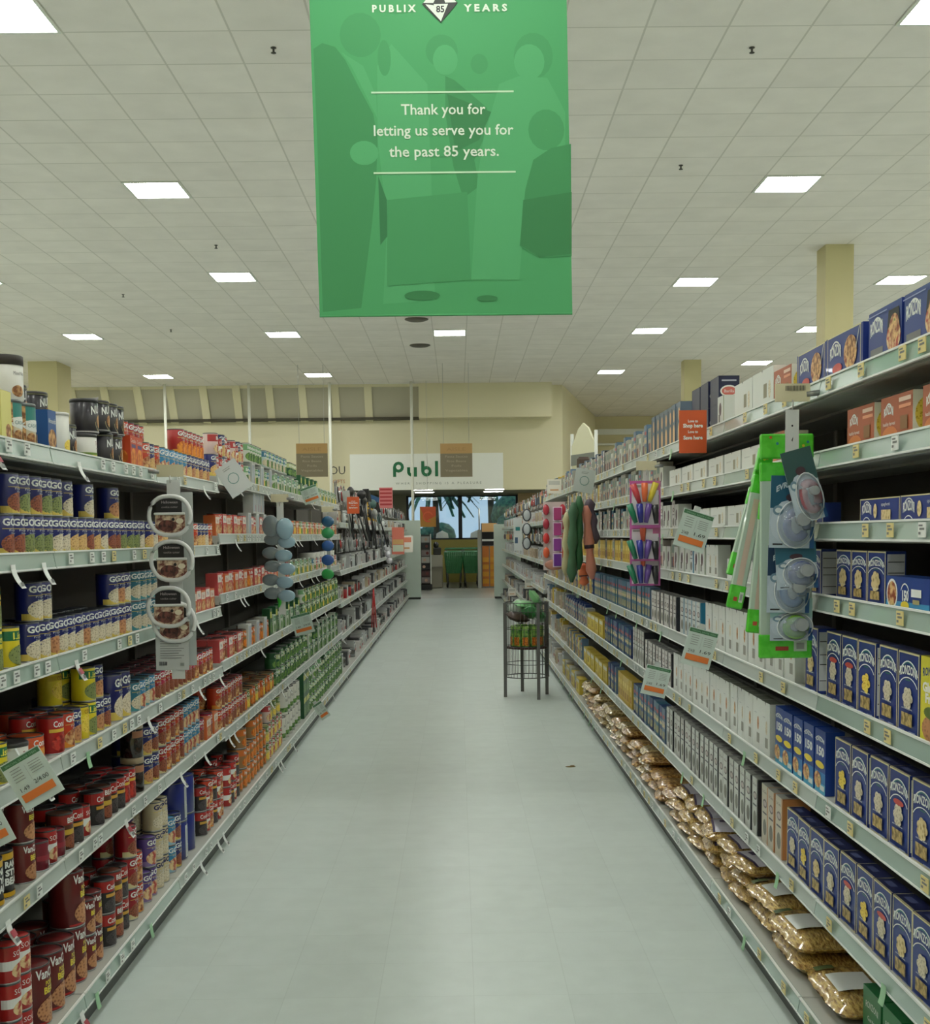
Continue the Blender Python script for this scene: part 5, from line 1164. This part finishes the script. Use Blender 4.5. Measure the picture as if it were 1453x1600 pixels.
# right: pink and purple packs
Y = 11.0
t = thing('pink_pack', 'tall clear pack holding red and orange cups', 'package', at(866, 836, Y + .05))
MB().box(-.10, 0, -.32, .10, .01, .30, mat((206, 190, 190), .2, coat=.6)).obj('backing', t)
for q, col in enumerate(((190, 50, 70), (180, 50, 70), (206, 50, 50), (226, 100, 60))):
    for s in (-1, 1): MB().ball((s * .075, -.02, .23 - .13 * q), 1, mat(col, .35, coat=.4), 12, 6, rx=.03, ry=.02, rz=.05).obj('cup', t)
MB().ball((0, -.005, -.27), 1, mat((190, 130, 110), .3, coat=.6), 14, 8, rx=.09, ry=.02, rz=.05).obj('foot', t)
for q in range(4):
    col = [(176, 60, 120), (170, 60, 130), (140, 56, 150), (110, 50, 150)][q]
    t2 = thing('cup_pack', 'white-framed purple cup pack, %s down the pink strip' % ordn(q + 1), 'package', at(871, 803 + 24 * q, Y - .03), 0, 'purple cup packs on the right')
    MB().box(-.042, 0, -.065, .042, .004, .065, mat((226, 206, 222), .35)).obj('frame', t2)
    MB().box(-.034, -.012, -.055, .034, 0, .055, mat(col, .35, coat=.4), bev=.004).obj('cups', t2)
# right: round clocks and a white pack further on
for q in range(3):
    t = thing('round_gadget', 'black-rimmed round gadget, %s down, right kitchenware' % ordn(q + 1), 'gadget', at(823, 805 + 22 * q, 16.0), 0, 'black-rimmed round gadgets on the right')
    MB().ball((0, 0, 0), 1, mat((60, 64, 68), .3), 16, 8, rx=.06, ry=.02, rz=.085).obj('rim', t)
    MB().ball((0, -.014, 0), 1, mat((176, 182, 184), .2, coat=.6), 16, 8, rx=.045, ry=.012, rz=.068).obj('face', t)
tag(MB().box(-.055, 0, -.22, .055, .01, .22, mat((206, 212, 210), .4)).art([('r', -.03, .05, .03, .1, mat((40, 130, 130), .4)), ('r', -.04, -.12, .0, -.04, mat((60, 90, 120), .5))], lambda u, v, k: (u, -k, v)).obj('white_pack', None, at(809, 835, 16.4)), 'tall white pack with teal mark left of the round gadgets', 'package')
# pack on top of the right run, and the pale topper sign
t = thing('dark_bag', 'brown and black bag standing on the right top shelf', 'bag', at(875, 738, 10.76)); t.location.x = 1.12; t.location.z = 1.895
MB().box(-.06, -.04, 0, .06, .04, .26, mat((66, 50, 44), .35, coat=.4), bev=.02).art([('e', 0, .15, .04, .05, mat((206, 140, 60), .4)), ('r', -.04, .02, .04, .08, mat((190, 180, 170), .4))], lambda u, v, k: (u, -.041 - k, v)).obj('bag_body', t)
P0 = at(900, 708, 12.6); P1 = at(927, 690, 13.4)
t = thing('topper_sign', 'pale upright sign with grey foot standing on the right gondola top', 'sign', (1.42, 13.6, 1.95)); t.rotation_euler = (0, 0, -1.2)
PALE = mat((206, 206, 176), .6)
pts = [(-.28, .10), (.28, .10), (.28, .52), (.20, .60), (.12, .70), (0, .76), (-.12, .70), (-.20, .60), (-.28, .52)]; n = len(pts)
b = MB().add([(x, -.012, z) for x, z in pts] + [(x, .012, z) for x, z in pts], [tuple(range(n)), tuple(range(n, 2 * n))[::-1]] + [(i, (i + 1) % n + 0, (i + 1) % n + n, i + n)[::-1] for i in range(n)], PALE); b.obj('panel', t)
MB().box(-.28, -.02, 0.3, .28, -.012, .42, mat((110, 116, 108), .6)).obj('grey_band', t)
for s in (-1, 1): MB().box(s * .29 - .012, -.015, 0, s * .29 + .012, .015, .66, WHITE).obj('post', t)

# ---------------------------------------------------------------- wire basket stand
BKX, BKY = .625, 11.12
t = thing('basket_stand', 'dark wire basket stand filled with green packs in the aisle', 'basket stand', (BKX, BKY, 0))
LEG = mat((104, 104, 102), .5, .2); WIR = mat((90, 92, 90), .35, .7)
for x, y in ((-.205, -.14), (.085, -.36 + .0), (.185, .0), (-.03, .23)):
    MB().box(x - .014, y - .014, 0, x + .014, y + .014, .86, LEG).obj('leg', t)
CX0, CY0, RA = 0.0, -.06, .20
b = MB(); n = 36
for z in (.18, .30, .46, .62, .78, .86): b.tube([(CX0 + RA * cos(2 * pi * k / n), CY0 + RA * sin(2 * pi * k / n), z) for k in range(n)], .0032 if z not in (.18, .86) else .005, WIR, 6, closed=True)
for k in range(n): b.tube([(CX0 + RA * cos(2 * pi * k / n), CY0 + RA * sin(2 * pi * k / n), z) for z in (.18, .86)], .0022, WIR, 5)
b.obj('wire_basket', t)
MB().lathe([(0, .44), (RA - .006, .44), (RA - .006, .455), (0, .455)], mat((70, 40, 34), .5), 30, cx=CX0, cy=CY0).obj('shelf', t)
GP = nmat((60, 130, 50), (150, 190, 90), 30, 'noise', rough=.3, coat=.5); k = 0
for q in range(11):
    a = 2 * pi * q / 11; x = BKX + CX0 + .13 * cos(a); y = BKY + CY0 + .13 * sin(a)
    p = thing('snack_pack', 'green snack pack with orange picture, %s round the basket' % ordn(q + 1), 'package', (x, y, .458), a + pi / 2, 'green packs standing in the wire basket')
    MB().box(-.033, -.02, 0, .033, .02, .19, GP, bev=.008).obj('pack_body', p)
    for s in (-1, 1): MB().add([(s * -.028, s * -.0206, .015), (s * .028, s * -.0206, .015), (s * .028, s * -.0206, .09), (s * -.028, s * -.0206, .09)], [(0, 1, 2, 3)], FOOD['orange']).obj('picture', p)
GP2 = mat((70, 150, 84), .3, coat=.6); GP3 = mat((130, 190, 130), .3, coat=.6); DKP = mat((70, 54, 44), .4)
for q, (dx, dy, dz, m_, an, nm) in enumerate(((-.10, -.10, .70, DKP, .3, 'dark brown'), (.02, -.09, .74, GP2, -.5, 'mid green'), (.09, .02, .72, GP2, .8, 'leaf green'), (-.02, .03, .80, GP3, .2, 'pale green'), (.05, -.02, .87, GP3, -.9, 'pale mint'), (-.1, .05, .78, mat((196, 206, 196), .3), 1.2, 'whitish'))):
    p = pillow(.19, .15, .07, m_, 40 + q, 8, 6).obj('snack_bag', None, (BKX + dx, BKY - .06 + dy, dz)); p.rotation_euler = (an, .5 * an, an * 2)
    tag(p, '%s snack bag on the heap in the wire basket' % nm, 'bag')

# ---------------------------------------------------------------- hanging banner
BY = 5.76
bn = thing('banner', 'large green hanging banner with white thank-you lettering', 'banner', (-.042, BY, 0))
bw, b0, b1_ = 1.185, 2.51, 4.42
GR = mat((72, 158, 98), .7)
def bmap(x, z, k): return (x + (z - 2.51) * -.0135, -.0015 - k, z)
b = MB()
b.add([bmap(-bw / 2, b0, 0), bmap(bw / 2, b0, 0), bmap(bw / 2, b1_, 0), bmap(-bw / 2, b1_, 0)] + [(p[0], .0015, p[2]) for p in (bmap(-bw / 2, b0, 0), bmap(bw / 2, b0, 0), bmap(bw / 2, b1_, 0), bmap(-bw / 2, b1_, 0))],
      [(0, 1, 2, 3), (7, 6, 5, 4), (0, 4, 5, 1), (1, 5, 6, 2), (2, 6, 7, 3), (3, 7, 4, 0)], GR)
def bp(cx, cy):     # a point of the banner print
    p = at(480 + cx / 3.2, cy / 3.2, BY - .002); return (p.x + .042 + (p.z - 2.51) * .0135, p.z)
gs = [mat(c_, .7) for c_ in ((60, 140, 84), (80, 166, 106), (52, 126, 74), (67, 150, 92), (50, 122, 74))]
def blob(cx, cy, rx, ry, m_):
    x, z = bp(cx, cy); s = BY / 1890 / 3.2
    return ('e', x, z, rx * s, ry * s, m_)
art = [('p', [bp(*q) for q in ((30, 245), (75, 215), (140, 235), (190, 300), (255, 430), (330, 570), (352, 700), (345, 900), (325, 1110), (270, 1540), (78, 1560), (50, 700))], gs[0]),
       blob(265, 175, 100, 105, gs[3]), ('p', [bp(*q) for q in ((170, 260), (220, 330), (350, 590), (345, 480), (280, 330))], gs[1]),
       ('p', [bp(*q) for q in ((350, 330), (420, 220), (600, 420), (620, 900), (640, 1500), (380, 1520), (400, 1100), (352, 700))], gs[1]),
       blob(385, 290, 32, 85, gs[3]), blob(285, 765, 70, 58, gs[1]),
       blob(672, 255, 78, 78, gs[3]), blob(690, 300, 60, 72, gs[1]), ('p', [bp(*q) for q in ((690, 380), (735, 400), (900, 540), (880, 700), (835, 800), (862, 930), (780, 990), (730, 830), (690, 560))], gs[0]),
       ('p', [bp(*q) for q in ((700, 470), (920, 560), (860, 700), (740, 760))], gs[2]), ('p', [bp(*q) for q in ((355, 880), (398, 1000), (402, 1180), (366, 1225))], gs[4]),
       blob(860, 320, 42, 48, gs[3]), blob(1130, 280, 95, 110, gs[3]), blob(1110, 310, 74, 84, gs[1]), ('p', [bp(*q) for q in ((960, 420), (1060, 380), (1200, 390), (1290, 560), (1290, 760), (1100, 900), (1060, 1400), (820, 1400), (850, 900), (880, 700))], gs[1]),
       blob(1195, 650, 88, 98, gs[3]), ('p', [bp(*q) for q in ((1130, 800), (1220, 740), (1318, 720), (1322, 1280), (1160, 1290), (1062, 1230), (1090, 950))], gs[0]), ('p', [bp(*q) for q in ((1080, 1000), (1322, 960), (1322, 1270), (1160, 1286), (1064, 1226))], gs[2]),
       ('p', [bp(*q) for q in ((400, 1000), (800, 960), (820, 1400), (400, 1430))], gs[3]), blob(575, 1478, 88, 24, gs[2]), blob(900, 1492, 52, 15, gs[2])]
b.art(art, bmap, lift=.0001)
s32 = BY / 1890 / 3.2
x0, z0 = bp(320, 464); x1, _ = bp(1032, 458); x2, z2 = bp(332, 866); x3, _ = bp(1042, 858)
txt = [('r', x0, z0 - .004, x1, z0 + .004, mat((190, 226, 190), .5)), ('r', x2, z2 - .004, x3, z2 + .004, mat((190, 226, 190), .5))]
WT = mat((216, 232, 214), .5)
for s_, xc, yc, wd in (('Thank you for', 680, 572, 410), ('letting us serve you for', 680, 676, 680), ('the past 85 years.', 686, 782, 535)):
    x, z = bp(xc, yc); txt.append(('t', s_, x, z, 50 * s32, WT, {'fit': wd * s32, 'bold': .012}))
x, z = bp(432, 60); txt.append(('t', 'P U B L I X', x, z, 32 * s32, WT, {'fit': 212 * s32, 'bold': .04}))
x, z = bp(893, 56); txt.append(('t', 'Y E A R S', x, z, 32 * s32, WT, {'fit': 210 * s32, 'bold': .04}))
def dp(q): return bp(*q)
txt += [('p', [dp(q) for q in ((574, 22), (668, 114), (752, 16), (720, -24), (612, -24))], mat((40, 48, 44), .5)), ('p', [dp(q) for q in ((590, 22), (668, 106), (668, 106), (700, 28), (632, 28))], WT),
        ('p', [dp(q) for q in ((580, 16), (612, -22), (650, -22), (630, 16))], WT), ('p', [dp(q) for q in ((690, 14), (678, -22), (715, -22), (746, 12))], WT), ('p', [dp(q) for q in ((632, 22), (668, 108), (704, 20))], WT)]
x, z = bp(666, 62); txt.append(('t', '85', x, z, 30 * s32, INK, {'fit': 40 * s32, 'bold': .03}))
b.art(txt, bmap, k0=22, lift=.0001)
b.obj('banner_sheet', bn)
for z_, nm in ((b0, 'bottom_hem'), (b1_, 'top_rail')): MB().tube([(bmap(-bw / 2, z_, 0)[0], 0, z_), (bmap(bw / 2, z_, 0)[0], 0, z_)], .005 if z_ == b0 else .012, GR if z_ == b0 else SIL, 8).obj(nm, bn)
for s in (-.5, .5): MB().tube([(s, 0, b1_), (s, 0, CEIL_Z)], .002, SIL, 6).obj('hanging_wire', bn)

# ---------------------------------------------------------------- far end: sign, poles, hanging boards, lobby
sg = thing('store_sign', 'wide white sign board with green lettering over the aisle end', 'sign', (0, 29.9, 0))
MB().box(-2.62, -.06, 2.60, 1.135, -.002, 3.48, mat((240, 243, 236), .5)).obj('board', sg)
GT = mat((16, 110, 66), .4)
b = MB()
def fm(u, v, k): return (u, -.062 - k, v)
def arc_(cx, cz, r, a0, a1, w_=.075): return ('a', cx, cz, r, r, 1 - w_ / r, a0, a1, GT)
zb = 2.92
b.art([arc_(-1.43, zb + .235, .135, 0, 360), ('r', -1.565, zb, -1.49, zb + .235, GT),
       arc_(-1.10, zb + .12, .12, 180, 360), ('r', -1.22, zb + .12, -1.145, zb + .23, GT), ('r', -1.055, zb + .0, -.98, zb + .23, GT),
       arc_(-.745, zb + .128, .128, 0, 360), ('r', -.873, zb + .128, -.80, zb + .375, GT), ('r', -.535, zb, -.46, zb + .375, GT),
       ('r', -.36, zb, -.29, zb + .23, GT), ('e', -.325, zb + .31, .04, .04, GT), ('t', 'x', -.08, zb, .30, GT, {'bold': .03})], fm, lift=.002); b.obj('large_letters', sg)
b = MB(); b.art([('t', 'W H E R E   S H O P P I N G   I S   A   P L E A S U R E', -.45, 2.73, .055, mat((150, 158, 150), .5), {'fit': 2.1})], fm, lift=.002); b.obj('small_letters', sg)
lt = thing('wall_letters', 'dark letters O U on the cream wall left of the sign board', 'sign', (0, 29.9, 0))
MB().art([('t', 'OU', -2.93, 3.0, .2, mat((70, 72, 60), .5), {'fit': .38}), ('t', 'GIFTS', -2.9, 2.78, .09, mat((190, 130, 100), .5), {'fit': .3})], lambda u, v, k: (u, -.004 - k, v), lift=.003).obj('letters', lt)
for i, x in enumerate((-6.9, -4.91, -3.0, -1.06)):
    tag(MB().lathe([(.034, 0), (.034, CEIL_Z)], mat((224, 226, 214), .4), 14).obj('white_pole', None, (x, 29.0, 0)), 'slim white floor-to-ceiling pole, %s of four from the left' % ordn(i + 1), 'pole', 'slim white poles at the checkouts')
for nm, quad in (('left of the store sign', ((463, 693), (512, 693), (512, 745), (463, 745))), ('in front of the store sign', ((688, 693), (738, 693), (738, 745), (688, 745)))):
    P = [at(x, y, 26) for x, y in quad]; c_ = sum(P, Vector()) / 4; w_ = (P[1] - P[0]).length; h_ = (P[0] - P[3]).length
    t = thing('hanging_board', 'brown and tan hanging directory board ' + nm, 'sign', c_)
    b = MB().box(-w_ / 2, -.012, -h_ / 2, w_ / 2, .012, h_ / 2, mat((122, 112, 88), .5))
    b.art([('r', -w_ * .5, h_ * .2, w_ * .5, h_ * .5, mat((176, 140, 84), .5)), ('t', 'AISLE', 0, h_ * .28, h_ * .1, mat((160, 124, 70), .5), {'fit': w_ * .6})] + [('t', s_, 0, h_ * (.08 - .14 * q), h_ * .065, mat((166, 158, 136), .5), {'fit': w_ * f_}) for q, (s_, f_) in enumerate((('Pasta Sauces', .7), ('Rice Beans', .6), ('Foils', .3), ('Vegetables', .7)))], lambda u, v, k: (u, -.012 - k, v), lift=.002); b.obj('board', t)
    for s in (-1, 1): MB().tube([(s * w_ * .4, 0, h_ / 2), (s * w_ * .4, 0, CEIL_Z - c_.z)], .004, SIL, 6).obj('hanging_wire', t)
P = [at(x, y, 28.9) for x, y in ((656, 790), (681, 790), (681, 825), (656, 825))]; c_ = sum(P, Vector()) / 4
t = thing('orange_hanging_sign', 'orange and olive square sign hanging at the aisle end', 'sign', c_); t.rotation_euler = (0, 0, .2)
MB().box(-.19, -.01, -.24, .19, .01, .24, mat((170, 120, 40), .5)).art([('p', [(-.19, .24), (.19, .24), (.19, .02), (-.05, -.1)], mat((190, 80, 40), .5)), ('a', .0, .0, .13, .13, .75, 20, 300, mat((206, 90, 50), .5))], lambda u, v, k: (u, -.01 - k, v), lift=.002).obj('sign_face', t)
MB().tube([(0, 0, .24), (0, 0, 5.12 - c_.z)], .004, SIL, 6).obj('hanging_wire', t)
# checkout stand with a black terminal
t = thing('checkout_stand', 'grey-beige stand with a black terminal beyond the aisle end', 'stand', (-.61, 34.0, 0))
MB().box(-.18, -.2, 0, .18, .25, .93, mat((150, 146, 130), .5), bev=.03).obj('cabinet', t)
MB().box(-.18, -.22, .60, .18, -.2, .93, mat((176, 174, 160), .5)).obj('front_panel', t)
tm_ = link('terminal', MB().box(-.08, -.06, .93, .14, .08, 1.14, BLK, bev=.02).mesh('terminal'), t)
MB().ball((0, 0, 1.2), .08, BLK, 10, 6, rz=1.2).obj('terminal_head', t)
# magazine rack left of it
t = thing('magazine_rack', 'white-edged rack of dark magazines at the left of the aisle end', 'rack', (-.88, 33.0, 0))
for s in (-1, 1): MB().box(s * .14 - .012, -.1, .06, s * .14 + .012, .2, 1.52, WHITE).obj('side_panel', t)
MB().box(-.13, .16, .06, .13, .18, 1.5, mat((90, 88, 84), .5)).obj('back_panel', t)
MB().box(-.17, -.15, 0, .17, .22, .16, BLK, bev=.02).obj('base', t)
rr_ = random.Random(3)
for q in range(7):
    tag(MB().box(-.11, -.012, 0, .11, .0, .16, mat(rr_.choice([(60, 54, 54), (150, 140, 140), (90, 60, 60), (190, 190, 186), (40, 40, 44)]), .4)).art([('e', rr_.uniform(-.05, .05), .08, .04, .04, mat(rr_.choice([(206, 170, 150), (120, 60, 60), (190, 190, 190)]), .4))], lambda u, v, k: (u, -.012 - k, v), lift=.002).obj('magazine', None, (-.88, 32.94, .18 + .185 * q)), 'magazine on the far white-edged rack, %s from the bottom' % ordn(q + 1), 'magazine', 'magazines on the far rack')
# shopping carts
def cart():
    t = thing('shopping_cart', 'x', 'shopping cart', (0, 0, 0))
    G_ = mat((30, 110, 56), .4, coat=.2); CH = mat((96, 100, 98), .35, .7)
    b = MB(); n = 7
    def bx_(z, k): f = .5 + .5 * k; return [(-.24 * (.8 + .2 * k), -.30, z), (.24 * (.8 + .2 * k), -.30, z), (.27 * (.8 + .2 * k), .42, z), (-.27 * (.8 + .2 * k), .42, z)]
    for q in range(n):
        z = .42 + .58 * q / (n - 1); P = bx_(z, q / (n - 1)); b.tube(P, .010, G_, 5, closed=True)
    lo, hi = bx_(.42, 0), bx_(1.0, 1)
    for e in range(4):
        for q in range(9):
            u = q / 8; a = Vector(lo[e]).lerp(Vector(lo[(e + 1) % 4]), u); c2 = Vector(hi[e]).lerp(Vector(hi[(e + 1) % 4]), u); b.tube([a, c2], .010, G_, 5)
    b.add([lo[0], lo[1], lo[2], lo[3]], [(0, 3, 2, 1)], G_)
    b.add([lo[0], lo[1], hi[1], hi[0]], [(0, 1, 2, 3)], G_)
    b.obj('basket', t)
    b = MB()
    for s in (-1, 1): b.tube([(s * .22, .45, 1.05), (s * .22, .40, .40), (s * .20, .36, .14), (s * .17, -.34, .14), (s * .19, -.30, .42)], .012, CH, 8)
    b.obj('chassis', t)
    MB().tube([(-.26, .48, 1.08), (.26, .48, 1.08)], .016, mat((30, 110, 56), .4), 8).obj('handle', t)
    for x, y in ((-.17, -.32), (.17, -.32), (-.2, .34), (.2, .34)):
        MB().lathe([(.055, -.014), (.055, .014)], BLK, 14, T=Matrix.Translation((x, y, .056)) @ Matrix.Rotation(pi / 2, 4, 'Y')).obj('wheel', t)
    return t
c0 = cart(); n = 0
for col_, x in enumerate((-.12, .36)):
    for q in range(4):
        if n == 0: r = c0
        else:
            r = c0.copy(); COL.objects.link(r)
            for ch in list(c0.children): d_ = ch.copy(); COL.objects.link(d_); d_.parent = r
        r.location = (x + .03 * col_, 34.1 + q * .92, 0); n += 1
        r['label'] = 'green shopping cart beyond the aisle end, %s row, %s from front' % (('left', 'right')[col_], ordn(q + 1))
        r['group'] = 'green shopping carts in the lobby'
# orange vending cabinet and post
t = thing('vending_cabinet', 'tall orange-yellow display cabinet beyond the right shelving end', 'cabinet', (.88, 33.8, 0))
MB().box(-.22, 0, 0, .24, .5, 1.8, mat((150, 150, 146), .5)).obj('cabinet_body', t)
for s, c3 in ((-1, (206, 120, 40)), (1, (216, 140, 36))):
    b = MB().box(-.2 if s < 0 else .012, -.02, .04, -.012 if s < 0 else .2, 0, 1.16, mat(c3, .4))
    b.art([('r', -.19 if s < 0 else .02, .12 + .2 * q, -.02 if s < 0 else .19, .25 + .2 * q, mat((226, 160, 40), .4)) for q in range(4)], lambda u, v, k: (u, -.02 - k, v), lift=.002); b.obj('door', t)
MB().box(-.2, -.01, 1.18, .22, .0, 1.55, INK).obj('window', t)
MB().box(-.2, -.03, 1.30, .22, -.01, 1.36, WHITE).obj('shelf', t)
MB().box(-.2, -.06, 1.56, .2, .0, 1.80, mat((226, 180, 120), .4)).obj('header', t)
tag(MB().box(-.05, -.05, 0, .05, .05, 1.62, mat((190, 192, 184), .4)).obj('white_post', None, (.60, 33.6, 0)), 'pale square post left of the orange cabinet', 'post')
tag(MB().lathe([(.02, 1.62), (.02, 2.2)], mat((190, 192, 184), .4), 10).obj('flag_rod', None, (.60, 33.6, 0)), 'thin pale rod rising from the post beside the orange cabinet', 'rod')
# tube lights in the lobby ceiling
for x in (-.95, 1.05):
    for y in (33.5, 35.4):
        t = thing('tube_light', 'long lobby ceiling light, %s, %s' % ('left' if x < 0 else 'right', 'nearer' if y < 35 else 'farther'), 'ceiling light', (x, y, 2.76), 0, 'tube lights in the lobby ceiling')
        MB().box(-.3, -.1, -.03, .3, .1, 0, FRAME).obj('frame', t)
        MB().box(-.27, -.08, -.036, .27, .08, -.03, LAMP).obj('diffuser', t)
# outside: ground, planting, palm, pale round-topped forms
struct(MB().box(-30, 38.4, -.15, 30, 95, -.05, mat((110, 116, 100), .9)).obj('ground'))
rp = random.Random(21)
LEAF = nmat((20, 70, 60), (70, 120, 90), 8, 'noise', rough=.7)
for i, (x, y, s) in enumerate(((-3.4, 50, 2.6), (-1.2, 56, 2.0), (3.4, 46, 3.4), (4.4, 60, 3.0), (-2.9, 45, 3.2))):  # third shrub added in place of a window reflection; last darkens the left pane
    t = thing('bush', 'dark green shrub beyond the entry window, some added to dim it, %s from the left' % ordn(i + 1), 'shrub', (x, y, -.05), 0, 'shrubs outside the window')
    b = MB()
    for q in range(9): b.ball((rp.uniform(-.7, .7) * s * .6, rp.uniform(-.5, .5), s * rp.uniform(.3, .75)), s * rp.uniform(.22, .34), LEAF, 10, 6)
    b.obj('foliage', t)
for i, (x, y, h_) in enumerate(((-1.0, 52, 3.6), (1.3, 50, 4.0))):
    t = thing('palm_tree', 'palm tree outside the window, %s one' % ('left' if i == 0 else 'right'), 'tree', (x, y, -.05))
    MB().tube([(0, 0, 0), (.1, 0, h_ * .5), (.05, 0, h_)], [.16, .13, .12], mat((90, 84, 70), .9), 8).obj('trunk', t)
    b = MB()
    for q in range(22):
        a = 2 * pi * q / 22; el = rp.uniform(.1, .9); pts = []
        for k in range(6):
            u = k / 5; pts.append((cos(a) * u * 2.0, sin(a) * u * 2.0, h_ + el * u - 1.5 * u * u))
        for k in range(5):
            p, q2 = Vector(pts[k]), Vector(pts[k + 1]); sd = Vector((-sin(a), cos(a), 0)) * .22 * (1 - k / 6)
            b.add([tuple(p - sd), tuple(p + sd), tuple(q2 + sd * .8), tuple(q2 - sd * .8)], [(0, 1, 2, 3)], LEAF)
    b.obj('fronds', t)
for i, x in enumerate((-.45, .55)):  # two pale tapered shapes set behind the window
    tag(MB().lathe([(.28, 0), (.3, 1.1), (.22, 1.6), (0, 1.7)], mat((214, 190, 160), .6), 14).obj('pale_form', None, (x * 1.3, 46, -.05)), 'pale round-topped bollard outside the window, %s of two' % ('left' if i == 0 else 'right'), 'form')
b = MB(); b.ball((0, 0, .004), 1, mat((130, 110, 70), .8), 8, 4, rx=.035, ry=.008, rz=.004); b.ball((.012, .01, .006), 1, mat((110, 90, 56), .8), 8, 4, rx=.016, ry=.01, rz=.005)
tag(b.obj('leaf_scrap', None, (.70, 7.6, 0)), 'small brown leaf scrap lying on the floor near the right shelves', 'scrap')
print('things placed', TOTAL[0], 'objects', len(bpy.data.objects))
